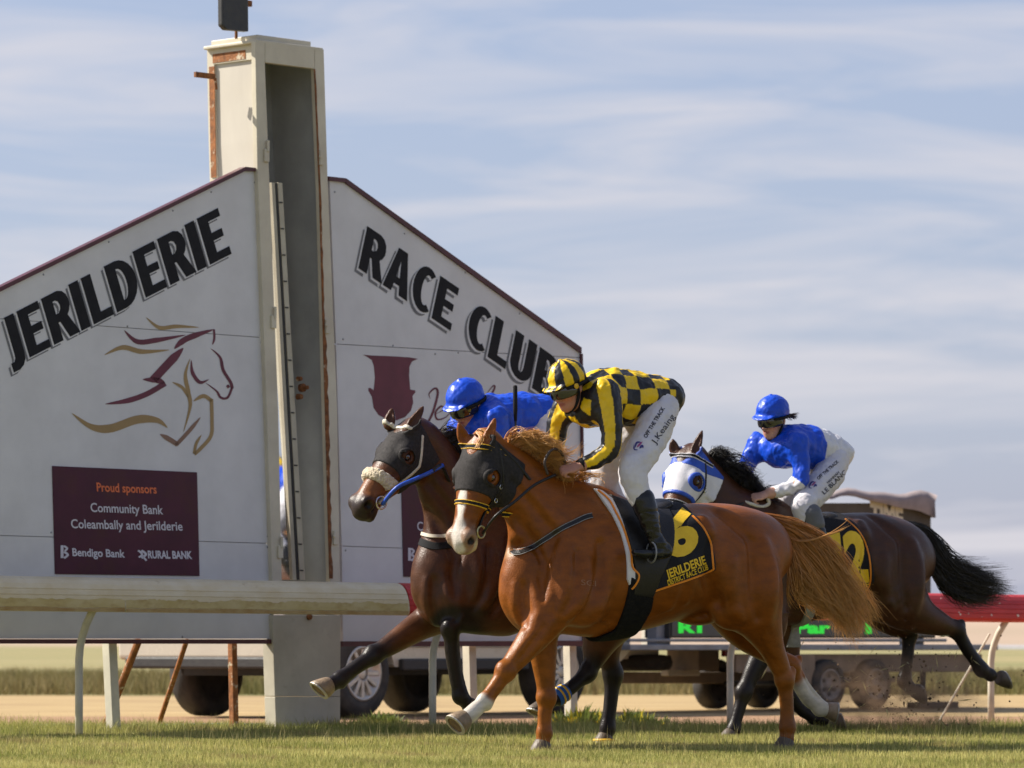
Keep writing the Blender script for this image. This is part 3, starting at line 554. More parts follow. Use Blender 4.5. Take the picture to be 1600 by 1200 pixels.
# ------------------------------------------------------------------ smooth bodies: signed distance volumes and surface nets
def catmull(p, n):
    p = np.asarray(p, float); k = len(p); out = []
    if k == 2: return np.array([p[0]+(p[1]-p[0])*t for t in np.linspace(0, 1, n+1)])
    for i in range(k-1):
        a, b, c, d = p[max(i-1, 0)], p[i], p[i+1], p[min(i+2, k-1)]
        for j in range(n):
            f = j/n; out.append(.5*((2*b)+(-a+c)*f+(2*a-5*b+4*c-d)*f*f+(-a+3*b-3*c+d)*f**3))
    out.append(p[-1]); return np.array(out)
class SDF:
    def __init__(s, lo, hi, h):
        s.lo = np.asarray(lo, float); s.h = h; s.n = np.maximum(np.ceil((np.asarray(hi)-s.lo)/h).astype(int)+1, 4)
        s.D = np.full(s.n, .25, dtype=np.float32)
    def blk(s, lo, hi):
        a = np.clip(np.floor((lo-s.lo)/s.h).astype(int), 0, s.n-1); b = np.clip(np.ceil((hi-s.lo)/s.h).astype(int)+1, 1, s.n); return a, np.maximum(b, a+1)
    def xyz(s, a, b): return [(s.lo[i]+s.h*np.arange(a[i], b[i])).astype(np.float32).reshape([-1 if j == i else 1 for j in range(3)]) for i in range(3)]
    def put(s, a, b, d, k, op='add'):
        v = s.D[a[0]:b[0], a[1]:b[1], a[2]:b[2]]
        if op == 'sub':
            d = -d; hh = np.maximum(k-np.abs(v-d), 0)/max(k, 1e-6); v[:] = np.maximum(v, d)+hh*hh*k*.25
        else:
            hh = np.maximum(k-np.abs(v-d), 0)/max(k, 1e-6); v[:] = np.minimum(v, d)-hh*hh*k*.25
    def chain(s, pts, k=.03, fr=None, nsub=4, op='add', pad=None):
        q = catmull(pts, nsub); q[:, 3:] = np.maximum(q[:, 3:], .002); Rm = np.eye(3) if fr is None else fr[0]; O = np.zeros(3) if fr is None else fr[1]
        C = q[:, :3] @ Rm+O; rm = q[:, 3:].max(1); pad = k+2.5*s.h if pad is None else pad
        A, B = s.blk((C-rm[:, None]).min(0)-pad, (C+rm[:, None]).max(0)+pad); T = np.full(B-A, .25, dtype=np.float32)
        for i in range(len(q)-1):
            r = max(rm[i], rm[i+1])+pad; a, b = s.blk(np.minimum(C[i], C[i+1])-r, np.maximum(C[i], C[i+1])+r); a = np.maximum(a, A); b = np.minimum(b, B)
            if (b <= a).any(): continue
            x, y, z = s.xyz(a, b); x = x-O[0]; y = y-O[1]; z = z-O[2]
            if fr is not None: x, y, z = [Rm[j, 0]*x+Rm[j, 1]*y+Rm[j, 2]*z for j in range(3)]
            w = float(.5*(q[i, 3]/q[i, 4]+q[i+1, 3]/q[i+1, 4])); p0 = q[i]; p1 = q[i+1]; e = p1[:3]-p0[:3]; e = e*[1, 1/w, 1]; L = max(float(e @ e), 1e-9)
            dx = x-p0[0]; dy = (y-p0[1])/w; dz = z-p0[2]; t = np.clip((dx*e[0]+dy*e[1]+dz*e[2])/L, 0, 1)
            d = np.sqrt((dx-t*e[0])**2+(dy-t*e[1])**2+(dz-t*e[2])**2)-(p0[4]+t*(p1[4]-p0[4])); d *= min(w, 1.0)
            o = a-A; v = T[o[0]:o[0]+b[0]-a[0], o[1]:o[1]+b[1]-a[1], o[2]:o[2]+b[2]-a[2]]; np.minimum(v, d, out=v)
        s.put(A, B, T, k, op)
    def ell(s, c, r, k=.03, R=None, fr=None, op='add'):
        c = np.asarray(c, float); r = np.asarray(r, float); Rm = np.eye(3) if R is None else np.asarray(R)
        if fr is not None: c = c @ fr[0]+fr[1]; Rm = Rm @ fr[0]
        m = r.max()+k+2.5*s.h; a, b = s.blk(c-m, c+m); x, y, z = s.xyz(a, b); x = x-c[0]; y = y-c[1]; z = z-c[2]
        x, y, z = [Rm[j, 0]*x+Rm[j, 1]*y+Rm[j, 2]*z for j in range(3)]
        k0 = np.sqrt((x/r[0])**2+(y/r[1])**2+(z/r[2])**2); k1 = np.sqrt((x/r[0]**2)**2+(y/r[1]**2)**2+(z/r[2]**2)**2)
        s.put(a, b, k0*(k0-1)/np.maximum(k1, 1e-6), k, op)
    def sample(s, p):
        g = np.clip((np.asarray(p)-s.lo)/s.h, 0, s.n-1.001); i = g.astype(int); f = g-i; D = s.D; o = 0
        for dx in (0, 1):
            for dy in (0, 1):
                for dz in (0, 1):
                    o = o+np.where(dx, f[:, 0], 1-f[:, 0])*np.where(dy, f[:, 1], 1-f[:, 1])*np.where(dz, f[:, 2], 1-f[:, 2])*D[i[:, 0]+dx, i[:, 1]+dy, i[:, 2]+dz]
        return o
    def grad(s, p):
        e = s.h; g = np.stack([s.sample(p+np.eye(3)[j]*e)-s.sample(p-np.eye(3)[j]*e) for j in range(3)], -1); return g/(np.linalg.norm(g, axis=1)[:, None]+1e-9)
    def coords(s): return s.xyz(np.zeros(3, int), s.n)
    def finer(s, lo, hi, f=2):                              # resampled copy of a corner of the volume
        q = SDF(lo, hi, s.h/f); X, Y, Z = [v.ravel() for v in q.coords()]; ax = []
        for v, j in ((X, 0), (Y, 1), (Z, 2)):
            g = np.clip((v-s.lo[j])/s.h, 0, s.n[j]-1.001); i = g.astype(int); ax.append((i, (g-i).astype(np.float32)))
        D = s.D; (i, fi), (j, fj), (k, fk) = ax
        D = D[i]*(1-fi)[:, None, None]+D[i+1]*fi[:, None, None]; D = D[:, j]*(1-fj)[None, :, None]+D[:, j+1]*fj[None, :, None]
        q.D = D[:, :, k]*(1-fk)+D[:, :, k+1]*fk; return q
    def net(s, iso=0.0, relax=1):
        D = s.D-iso; I = D < 0; c = np.zeros(np.array(D.shape)-1, dtype=np.int8); n0, n1, n2 = D.shape; sl = (slice(0, -1), slice(1, None))
        for a in (0, 1):
            for b in (0, 1):
                for d in (0, 1): c += I[sl[a], sl[b], sl[d]]
        act = (c > 0) & (c < 8); ci = np.argwhere(act); idx = np.full(c.shape, -1, dtype=np.int64); idx[act] = np.arange(len(ci))
        acc = np.zeros((len(ci), 3)); cnt = np.zeros(len(ci))
        for ax in range(3):
            o1, o2 = [j for j in range(3) if j != ax]
            for u in (0, 1):
                for v in (0, 1):
                    a = np.zeros(3, int); a[o1] = u; a[o2] = v; b = a.copy(); b[ax] = 1
                    d0 = D[tuple((ci+a).T)]; d1 = D[tuple((ci+b).T)]; m = (d0 < 0) != (d1 < 0); t = d0[m]/(d0[m]-d1[m])
                    acc[m] += a+t[:, None]*(b-a); cnt[m] += 1
        V = s.lo+s.h*(ci+acc/cnt[:, None]); Fs = []
        for ax in range(3):
            o1, o2 = (ax+1) % 3, (ax+2) % 3
            A = [slice(None)]*3; B = [slice(None)]*3; A[ax] = slice(0, -1); B[ax] = slice(1, None)
            for o in (o1, o2): A[o] = slice(1, -1); B[o] = slice(1, -1)
            Ia, Ib = I[tuple(A)], I[tuple(B)]; e = np.argwhere(Ia != Ib); sg = Ia[tuple(e.T)]; off = np.zeros(3, int); off[o1] = off[o2] = 1; p = e+off
            def cell(u, v): q = p.copy(); q[:, o1] -= u; q[:, o2] -= v; return idx[tuple(q.T)]
            f = np.stack([cell(1, 1), cell(0, 1), cell(0, 0), cell(1, 0)], -1); f[~sg] = f[~sg][:, ::-1]; Fs.append(f)
        F = np.concatenate(Fs); F = F[(F >= 0).all(1)]
        for _ in range(relax):
            S = np.zeros_like(V); N = np.zeros(len(V))
            for a, b in ((0, 1), (1, 2), (2, 3), (3, 0)):
                np.add.at(S, F[:, a], V[F[:, b]]); np.add.at(N, F[:, a], 1); np.add.at(S, F[:, b], V[F[:, a]]); np.add.at(N, F[:, b], 1)
            V = V*.45+.55*S/np.maximum(N, 1)[:, None]
        return V, F
def smax(a, b, k):
    h = np.maximum(k-np.abs(a-b), 0)/k; return np.maximum(a, b)+h*h*k*.25
def sd_poly(X, Z, poly):                                    # signed distance to a polygon, arrays X, Z
    poly = np.asarray(poly, float); d = np.full(np.broadcast(X, Z).shape, 1e9, dtype=np.float32); ins = np.zeros(d.shape, bool); n = len(poly)
    for i in range(n):
        a, b = poly[i], poly[(i+1) % n]; e = b-a; wx = X-a[0]; wz = Z-a[1]; t = np.clip((wx*e[0]+wz*e[1])/(e @ e+1e-12), 0, 1)
        d = np.minimum(d, (wx-t*e[0])**2+(wz-t*e[1])**2)
        if abs(e[1]) > 1e-12: ins ^= ((a[1] > Z) != (b[1] > Z)) & (X < e[0]*(Z-a[1])/e[1]+a[0])
    d = np.sqrt(d); return np.where(ins, -d, d)
def sd_line(X, Z, pts):
    d = np.full(np.broadcast(X, Z).shape, 1e9, dtype=np.float32); pts = np.asarray(pts, float)
    for a, b in zip(pts[:-1], pts[1:]):
        e = b-a; wx = X-a[0]; wz = Z-a[1]; t = np.clip((wx*e[0]+wz*e[1])/(e @ e+1e-12), 0, 1); d = np.minimum(d, (wx-t*e[0])**2+(wz-t*e[1])**2)
    return np.sqrt(d)
def near_chain(p, pts, n=6):                                # distance of points to a polyline and its 0..1 position
    q = catmull(np.asarray(pts, float)[:, :3], n); best = np.full(len(p), 1e9); tt = np.zeros(len(p))
    for i in range(len(q)-1):
        e = q[i+1]-q[i]; t = np.clip(((p-q[i]) @ e)/(e @ e+1e-12), 0, 1); d = np.linalg.norm(p-q[i]-t[:, None]*e, axis=1); m = d < best
        best[m] = d[m]; tt[m] = (i+t[m])/(len(q)-1)
    return best, tt
def sstep(a, b, x): t = np.clip((x-a)/(b-a), 0, 1); return t*t*(3-2*t)

class Caster:                                               # finds places on a built surface along the lens' line of sight, to lay straps and print on it
    def __init__(s, V, F): s.b = BVHTree.FromPolygons([Vector(v) for v in V], [tuple(int(i) for i in f) for f in F])
    def hit(s, px, py, off=0.0):
        r = ray(px, py); h = s.b.ray_cast(Vector(C0), Vector(r).normalized())
        if h[0] is None:
            return None
        n = np.array(h[1]); return np.array(h[0])+n*off, n
    def near(s, p, off=0.0):
        h = s.b.find_nearest(Vector(p)); n = np.array(h[1]); return np.array(h[0])+n*off, n
def ribbon(name, pts, nrm, w, th, m, parent, closed=False):  # flat strap following points with surface normals
    p = np.array(pts); n = np.array(nrm); k = len(p); t = np.gradient(p, axis=0); t /= np.linalg.norm(t, axis=1)[:, None]+1e-9
    n = n-t*(n*t).sum(1)[:, None]; n /= np.linalg.norm(n, axis=1)[:, None]+1e-9; b = np.cross(t, n); V = []; F = []
    for i in range(k): V += [p[i]-b[i]*w/2, p[i]+b[i]*w/2, p[i]+b[i]*w/2*.9+n[i]*th, p[i]-b[i]*w/2*.9+n[i]*th]
    for i in range(k-1):
        for j in range(4): F.append((i*4+j, i*4+(j+1) % 4, i*4+4+(j+1) % 4, i*4+4+j))
    F += [(3, 2, 1, 0), tuple((k-1)*4+j for j in range(4))]
    F = [f[::-1] for f in F]
    return mesh(name, V, F, m, parent)
def strap_px(name, cs, pxs, w, th, m, parent, off=.002, n=8):  # strap laid on a surface through photo pixels
    q = catmull([(x, y, 0) for x, y in pxs], n); P_ = []; N_ = []; last = None
    for x, y, _ in q:
        h = cs.hit(x, y, off)
        if h is None: continue
        if P_ and np.linalg.norm(h[0]-P_[-1]) > .25: continue
        P_.append(h[0]); N_.append(h[1])
    if len(P_) < 3: return None
    P_ = np.array(P_); N_ = np.array(N_)
    for _ in range(2): P_[1:-1] = .25*P_[:-2]+.5*P_[1:-1]+.25*P_[2:]; N_[1:-1] = .25*N_[:-2]+.5*N_[1:-1]+.25*N_[2:]
    return ribbon(name, P_, N_, w, th, m, parent)
def cord(name, pts, r, m, parent, n=8, sub=6):
    b = MB(); b.tube(list(catmull(np.asarray(pts, float), sub)), r, n); return b.build(name, m, parent, True)
def print_px(name, cs, v, F, m, parent, off=.0025, split=7.0):  # print (triangles in photo pixels) laid on a curved surface
    bm = bmesh.new(); vs = [bm.verts.new((x, y, 0)) for x, y in v]
    for f in F:
        try: bm.faces.new([vs[i] for i in f])
        except ValueError: pass
    bmesh.ops.triangulate(bm, faces=bm.faces[:])
    for _ in range(3):
        es = [e for e in bm.edges if e.calc_length() > split]
        if not es: break
        bmesh.ops.subdivide_edges(bm, edges=es, cuts=1); bmesh.ops.triangulate(bm, faces=bm.faces[:])
    bm.verts.index_update(); V = []; ok = []
    for x in bm.verts:
        h = cs.hit(x.co.x, x.co.y, 0.0); ok.append(h is not None); V.append(h[0]-ray(x.co.x, x.co.y)*off*.6+h[1]*off*.6 if h is not None else np.zeros(3))
    Fx = []; V = np.array(V)
    for f in bm.faces:
        i = [x.index for x in f.verts]
        if all(ok[j] for j in i) and max(np.linalg.norm(V[i[0]]-V[i[1]]), np.linalg.norm(V[i[1]]-V[i[2]]), np.linalg.norm(V[i[0]]-V[i[2]])) < .12:
            nn = np.cross(V[i[1]]-V[i[0]], V[i[2]]-V[i[0]]); Fx.append(tuple(i) if nn @ (C0-V[i[0]]) > 0 else tuple(i[::-1]))
    bm.free(); return mesh(name, V, Fx, m, parent) if Fx else None
def poly_px(pts): return np.array(pts, float), [tuple(t) for t in tessellate_polygon([[Vector((x, y, 0)) for x, y in pts]])]
def stroke_px(pts, w, taper=(0, 0), n=8):
    q, o = stroke(pts, w, taper, n); V = np.empty((2*len(q), 2)); V[0::2] = q+o; V[1::2] = q-o
    return V, [(2*i, 2*i+1, 2*i+3, 2*i+2) for i in range(len(q)-1)]
def hair(name, guides, n, m, parent, w=.004, jit=.03, seg=9, seed=0, colr=None, curl=.01, lenr=(.75, 1.05), tip=.15, kind=None):
    # strands blended between guide curves (world points), each a tapering three-sided lock
    r = np.random.default_rng(seed); G = [catmull(np.asarray(g, float), 6) for g in guides]
    G = np.array([g[np.linspace(0, len(g)-1, seg*4).astype(int)] for g in G]); V = []; F = []; C = []
    for i in range(n):
        if i % 22 == 0: cf = r.random()*(len(G)-1); cj = r.normal(0, jit, 3); ce = r.normal(0, jit*.9, 3); cL = r.random(); cp_ = r.random(3)*6.28; cq = 3+5*r.random(3)
        loose = r.random() < .25; f = r.random()*(len(G)-1) if loose else np.clip(cf+r.normal(0, .10), 0, len(G)-1.001); k = min(int(f), len(G)-2); f -= k; c = G[k]*(1-f)+G[k+1]*f; L = lenr[0]+(lenr[1]-lenr[0])*(.35*r.random()+.65*cL); st = r.random()*tip
        s = np.linspace(st, min(L, 1.06), seg)*(len(c)-1); s = np.clip(s, 0, len(c)-1); i0 = np.minimum(s.astype(int), len(c)-2); ff = (s-i0)[:, None]; p = c[i0]*(1-ff)+c[i0+1]*ff
        u = np.linspace(0, 1, seg)[:, None]; j0 = r.normal(0, jit, 3) if loose else cj+r.normal(0, jit*.22, 3); ph = r.random(3)*6.28 if loose else cp_+r.normal(0, .3, 3); fr_ = 3+5*r.random(3) if loose else cq
        p = p+j0*(.35+.65*u)+curl*np.sin(fr_*u+ph)*u*(.3+r.random())+(r.normal(0, jit*.9, 3) if loose else ce*1.1+r.normal(0, jit*.25, 3))*u**2
        t = np.gradient(p, axis=0); t /= np.linalg.norm(t, axis=1)[:, None]+1e-9; a = np.cross(t, r.normal(size=3)); a /= np.linalg.norm(a, axis=1)[:, None]+1e-9; b = np.cross(t, a)
        ww = w*(.5+.8*r.random())*np.clip(1.15-u**2.2, .12, 1); b0 = len(V)
        for q in range(seg):
            for ang in (0, 2.09, 4.19): V.append(p[q]+ww[q, 0]*(math.cos(ang)*a[q]+math.sin(ang)*b[q]))
        for q in range(seg-1):
            for j in range(3): F.append((b0+q*3+j, b0+q*3+(j+1) % 3, b0+q*3+3+(j+1) % 3, b0+q*3+3+j))
        if colr is not None: cc = colr[0]+(colr[1]-colr[0])*r.random(); tipc = np.array(colr[2]) if len(colr) > 2 else cc; C += [x for x in ((cc*(1-.7*u_)+tipc*.7*u_)*(1) for u_ in np.linspace(0, 1, seg)) for _ in range(3)]
    o = mesh(name, V, np.array(F), m, parent, True, cols=np.array(C) if C else None)
    if kind: o['kind'] = kind
    return o

M['coat'] = pmat('horse_coat', (1, 1, 1), scale=9, detail=9, lo=.30, hi=.70, rough=.40, attr=True, vcol=.42, bump=.22, bscale=60, spec=.24, sheen=0, stretch=(1, 2.2, 2.2), rvar=.22)
M['hair'] = pmat('horse_hair', (1, 1, 1), scale=30, rough=.42, attr=True, vcol=.25, spec=.5)
M['hoof'] = pmat('hoof_horn', (.12, .085, .055), (.065, .048, .034), scale=16, rough=.55, bump=.3, bscale=80, stretch=(1, 1, .3))
M['hoofpale'] = pmat('hoof_pale', (.27, .19, .115), (.15, .105, .065), scale=16, rough=.55, bump=.3, bscale=80)
M['sole'] = pmat('hoof_sole', (.10, .06, .035), (.2, .13, .06), scale=30, rough=.9, bump=.5)
M['shoe'] = pmat('horseshoe_metal', (.46, .42, .36), (.34, .3, .25), scale=30, rough=.5, metal=.5)
M['eye'] = pmat('horse_eye', (.012, .006, .004), (.02, .01, .006), scale=20, rough=.05, spec=.8, coat=1)
M['blackcloth'] = pmat('black_cloth', (.012, .012, .014), (.02, .02, .022), scale=30, rough=.8, bump=.25, bscale=160, spec=.12)
M['mesh'] = pmat('black_mesh_hood', (.036, .032, .032), (.022, .020, .020), scale=60, rough=.7, bump=.3, bscale=220, spec=.15)
M['leather'] = pmat('black_leather', (.009, .008, .008), (.014, .012, .012), scale=30, rough=.38, bump=.2, bscale=90, spec=.35)
M['browntack'] = pmat('brown_leather', (.05, .028, .018), (.035, .02, .013), scale=30, rough=.45, bump=.15)
M['chrome'] = pmat('chrome_steel', (.6, .6, .6), (.5, .5, .5), scale=10, rough=.18, metal=1.0)
M['yellow'] = pmat('yellow_cloth', (.72, .42, .012), (.64, .36, .01), scale=20, rough=.5, bump=.1, bscale=120)
M['orange'] = pmat('orange_binding', (.80, .26, .012), (.70, .21, .01), scale=25, rough=.55, bump=.15, bscale=140)
M['whitecloth'] = pmat('white_cloth', (.68, .67, .70), (.60, .59, .63), scale=14, rough=.75, bump=.2, bscale=130)
M['bluecloth'] = pmat('blue_cloth', (.012, .075, .46), (.01, .055, .38), scale=20, rough=.5, bump=.15, bscale=130)
M['fleece'] = pmat('sheepskin', (.66, .56, .40), (.48, .39, .26), scale=60, rough=.95, bump=1.0, bscale=110, sheen=.4)
M['creamstrap'] = pmat('cream_strap', (.60, .55, .44), (.5, .45, .36), scale=40, rough=.55)
M['bandage'] = pmat('bandage_blue', (.015, .10, .36), (.012, .08, .3), scale=30, rough=.7, bump=.3)

def head_frame(poll, a, yaw):                               # columns as rows: nose direction, left side, forehead
    a = np.asarray(a, float); a /= np.linalg.norm(a); y = math.radians(yaw); l = np.array([math.cos(y), -math.sin(y), 0]); l = l-a*(a @ l); l /= np.linalg.norm(l); return np.array([a, l, np.cross(a, l)])
HEAD = dict(skull=[(.00, 0, -.06, .075, .085), (.07, 0, -.055, .088, .090), (.15, 0, -.062, .098, .094), (.22, 0, -.068, .098, .090), (.30, 0, -.068, .080, .078), (.40, 0, -.066, .060, .066), (.49, 0, -.068, .055, .058), (.56, 0, -.075, .054, .053), (.595, 0, -.088, .045, .040)],
    jaw=[(.16, 0, -.185, .050, .050), (.28, 0, -.165, .036, .040), (.40, 0, -.138, .030, .032), (.50, 0, -.128, .031, .028), (.558, 0, -.128, .036, .030)])
def add_head(S, fr, k=.03, g=(1.0, 1.0)):
    gy, gz = g
    def c5(p): return [(x, y*gy, z*gz, a*gy, b*gz) for x, y, z, a, b in p]
    def ch(p, *a, **kw): S.chain(c5(p), *a, **kw)
    def el(c, r, *a, **kw): S.ell((c[0], c[1]*gy, c[2]*gz), (r[0], r[1]*gy, r[2]*gz), *a, **kw)
    ch(HEAD['skull'], k, fr); ch(HEAD['jaw'], .035, fr)
    for sy in (-1, 1):
        el((.150, .052*sy, -.135), (.120, .045, .095), .03, None, fr)            # round cheek
        el((.175, .078*sy, -.025), (.050, .026, .026), .022, None, fr)           # brow bone
        ch([(.24, .082*sy, -.085, .012, .012), (.30, .072*sy, -.092, .013, .013), (.37, .056*sy, -.088, .008, .008)], .022, fr)
        el((.548, .048*sy, -.058), (.052, .030, .040), .022, None, fr)           # nostril rim
        el((.195, .098*sy, -.052), (.030, .020, .022), .008, None, fr, 'sub')    # socket
        ch([(.165, .094*sy, -.036, .010, .008), (.195, .103*sy, -.026, .010, .009), (.230, .094*sy, -.044, .010, .007)], .008, fr)
        ch([(.170, .094*sy, -.066, .008, .006), (.198, .101*sy, -.074, .008, .007), (.225, .094*sy, -.062, .008, .006)], .008, fr)
        el((.570, .070*sy, -.060), (.030, .020, .020), .008, None, fr, 'sub')
        ch([(.30, .070*sy, -.135, .008, .008), (.42, .056*sy, -.108, .008, .008)], .02, fr, op='sub')
    el((.54, 0, -.110), (.085, .09, .0055), .010, None, fr, 'sub')                # mouth slit
    el((.594, 0, -.112), (.032, .046, .030), .02, None, fr); ch([(.545, 0, -.135, .034, .026), (.575, 0, -.150, .030, .022)], .02, fr)                       # upper lip
EARS = None
def refine_leg(c, joints):
    c = np.asarray(c, float); out = []
    for i in range(len(c)):
        q = c[i].copy()
        if i in joints: q[3:] *= 1.10
        out.append(q)
        if i+1 < len(c):
            if i in joints: m = c[i]*.58+c[i+1]*.42; m[3:] *= .90; out.append(m)
            if i+1 in joints: m = c[i]*.40+c[i+1]*.60; m[3:] *= .93; out.append(m)
    return [tuple(q) for q in out]
class Horse:
    pass
MUSCLE = [([(884, 872), (888, 900), (886, 930), (876, 952)], .050, 0.0172, .05, 'add'), ([(915, 880), (912, 915), (900, 945), (884, 960)], .052, 0.0187, .05, 'add'), ([(902, 862), (900, 900), (893, 935), (880, 958)], 0.0115, -0.0016, .035, 'sub'),
    ([(868, 835), (856, 872), (846, 905), (846, 935)], 0.0161, -0.0024, .05, 'sub'), ([(938, 850), (936, 895), (926, 935), (908, 962)], 0.0161, -0.0020, .06, 'sub'), ([(815, 915), (813, 945), (820, 978)], 0.0138, -0.0020, .04, 'sub'), ([(832, 905), (838, 935), (842, 962)], .030, 0.0094, .03, 'add'), ([(806, 915), (806, 945), (812, 970)], .028, 0.0094, .03, 'add'),
    ([(838, 985), (815, 1012), (803, 1030)], .024, 0.0094, .02, 'add'), ([(862, 972), (842, 1005), (820, 1032)], .020, 0.0078, .02, 'add'), ([(850, 978), (828, 1008), (812, 1030)], 0.0069, -0.0008, .02, 'sub'),
    ([(1140, 880), (1136, 915), (1146, 950)], .060, 0.0218, .06, 'add'), ([(1192, 850), (1200, 890), (1200, 930), (1194, 970)], .060, 0.0234, .05, 'add'), ([(1172, 850), (1176, 890), (1178, 930), (1184, 965)], 0.0138, -0.0016, .05, 'sub'), ([(1108, 850), (1104, 880), (1110, 915), (1122, 940)], 0.0253, -0.0032, .07, 'sub'), ([(1098, 812), (1106, 826)], .035, 0.0140, .05, 'add'),
    ([(1120, 800), (1150, 822), (1178, 848)], 0.0138, -0.0020, .06, 'sub'), ([(1150, 955), (1156, 966)], .040, 0.0140, .04, 'add'), ([(1192, 1000), (1208, 1026)], .018, .008, .02, 'add'), ([(1180, 985), (1200, 1020), (1214, 1042)], 0.0069, -0.0008, .02, 'sub'),
    ([(806, 806), (832, 845), (850, 880)], 0.0161, -0.0024, .05, 'sub'), ([(822, 770), (850, 800), (880, 830)], .045, 0.0187, .06, 'add'), ([(800, 752), (830, 786), (858, 822)], 0.0115, -0.0016, .05, 'sub'),
    ([(958, 870), (952, 910), (938, 950)], .014, .008, .05, 'add'), ([(1060, 880), (1056, 915), (1046, 945)], .012, .007, .05, 'add'), ([(1084, 878), (1080, 910), (1070, 938)], .012, .007, .05, 'add'), ([(920, 968), (960, 975), (1000, 968), (1050, 950)], .0055, .001, .012, 'add'), ([(870, 960), (850, 990), (830, 1018)], .0045, .001, .010, 'add'),
    ([(850, 905), (862, 925), (866, 948)], .0045, .001, .010, 'add'), ([(1150, 1000), (1120, 975), (1085, 958)], .0045, .001, .010, 'add'), ([(1180, 940), (1192, 975), (1204, 1010)], .0045, .001, .010, 'add')]
def build_horse(pl, spec, label, h=.0105):
    H = Horse(); H.pl = pl; Lc = lambda x, y, t: pl.loc(x, y, t)
    root = thing('race_horse', label, 'horse', pl.to_world(Lc(*spec['base'], 0))*[1, 1, 0], pl.rot); H.root = root
    def conv(ch): return [tuple(Lc(x, y, t))+(a, b) for x, y, t, a, b in ch]
    chains = {k: conv(v) for k, v in spec['chains'].items()}; H.chains = chains
    pts = np.array([c[:3] for v in chains.values() for c in v]+[Lc(*p, 0) for p in spec['extent']]); lo = pts.min(0)-.36; hi = pts.max(0)+.36; lo[2] = -.03
    S = SDF(lo, hi, h); H.S = S
    S.chain(chains['torso'], .04, nsub=10); S.chain(chains['neck'], .10, nsub=8)
    for name in chains:
        if name.startswith('leg'):
            jt = spec['joints'][name]; S.chain(refine_leg(chains[name], jt), .05, nsub=6)
            a, b = np.array(chains[name][jt[0]]), np.array(chains[name][jt[1]]); d = b[:3]-a[:3]; L = np.linalg.norm(d); d /= L; side = np.array([d[2], 0, -d[0]]); side *= np.sign(side[0]+.25*side[2]) if abs(side[0]) > .05 else 1
            if name in spec.get('flip', ()): side = -side
            pa = a[:3]+d*L*.12+side*a[4]*.62; pb = b[:3]-d*L*.02+side*b[4]*.78; pm = (pa+pb)/2-side*.010
            S.chain([tuple(pa)+(.017, .017), tuple(pm)+(.0135, .0135), tuple(pb)+(.020, .018)], .010, nsub=5)
            S.ell(b[:3]+side*b[4]*.85+d*.012, (.016, .016, .018), .02)
            S.ell(a[:3]-side*a[4]*.55, (.026, .030, .034), .02)
    for px, py, t, rx, ry, rz, rot, k, op in spec['lumps']:
        c_, s_ = math.cos(math.radians(rot)), math.sin(math.radians(rot)); R = np.array([[c_, 0, s_], [0, 1, 0], [-s_, 0, c_]]); S.ell(Lc(px, py, t), (rx, ry, rz), k, R, None, op)
    for ch, k, op in spec.get('folds', []): S.chain(conv(ch), k, op=op)
    o0 = pl.to_loc(C0); kk = np.arange(pl.O[1]-2.2, pl.O[1]+2.8, .008)
    def surf(px, py):                                       # where the lens meets the flank, in the horse's own frame
        r = pl.R @ ray(px, py); p = o0+r*kk[:, None]; d = S.sample(p); d[((p < S.lo) | (p > S.lo+S.h*(S.n-1))).any(1)] = 1; i = np.argmax(d < 0); return (p[i], r/np.linalg.norm(r)) if d[i] < 0 else (None, None)
    mm = spec.get('map', lambda x, y: (x, y))
    for pts, r, sink, k, op in MUSCLE if 'map' in spec else ():
        c = []
        for q in pts:
            p, d = surf(*mm(*q))
            if p is not None: c.append(tuple(p+d*sink)+(r, r))
        if len(c) == 1: S.ell(np.array(c[0][:3]), (r, r, r*1.2), k, None, None, op)
        elif len(c) > 1:
            c[0] = c[0][:3]+(r*.5, r*.5); c[-1] = c[-1][:3]+(r*.5, r*.5); S.chain(c, k, nsub=6, op=op)
    hd = spec['head']; poll = pl.pt(*hd['poll'], 0); Rw = head_frame(poll, hd['axis'], hd['yaw']); fw = (Rw, poll); H.fw = fw
    sc = hd.get('size', 1.0); fr = (Rw @ pl.R.T*1.0, pl.to_loc(poll)); H.fr = fr
    H.g = hd.get('g', (1.22, 1.12)); add_head(S, fr, .03, H.g)
    for base, tipp, t in hd['ears']:                        # ear: cupped leaf
        b_ = pl.loc(*base, t); t_ = pl.loc(*tipp, t*1.05); m_ = b_*.55+t_*.45; d = fr[0][2]*.0
        S.chain([tuple(b_)+(.030, .030), tuple(b_*.75+t_*.25)+(.038, .034), tuple(m_)+(.036, .030), tuple(b_*.2+t_*.8)+(.018, .018), tuple(t_)+(.005, .005)], .02, nsub=3)
        ins = pl.R @ (ray(*base)*-1.0); ins /= np.linalg.norm(ins); off = ins*.030+fr[0][0]*hd.get('earcup', .0)
        S.chain([tuple(b_*.8+t_*.2+off)+(.020, .018), tuple(m_+off*.95)+(.021, .017), tuple(b_*.22+t_*.78+off*.62)+(.009, .009)], .008, nsub=3, op='sub')
    V, F = S.net(relax=2); H.V = V; H.F = F
    C = spec['paint'](H, V); Vw = pl.to_world(V); H.Vw = Vw
    body = mesh('body', Vw, F, M['coat'], root, True, cols=C); H.body = body; H.cast = Caster(Vw, F)
    for sy in (-1, 1):
        c = np.array([.196, .089*sy*H.g[0], -.050*H.g[1]]) @ Rw+poll; b = MB(); pr = [(.0225*math.cos(a)*-1, .0225*math.sin(a)) for a in np.linspace(.05, 3.09, 12)]; b.lathe(c, Rw[1]*sy, pr, 14); b.build('eye', M['eye'], root, True)
    for hf in spec['hooves']: add_hoof(H, **hf)
    return H
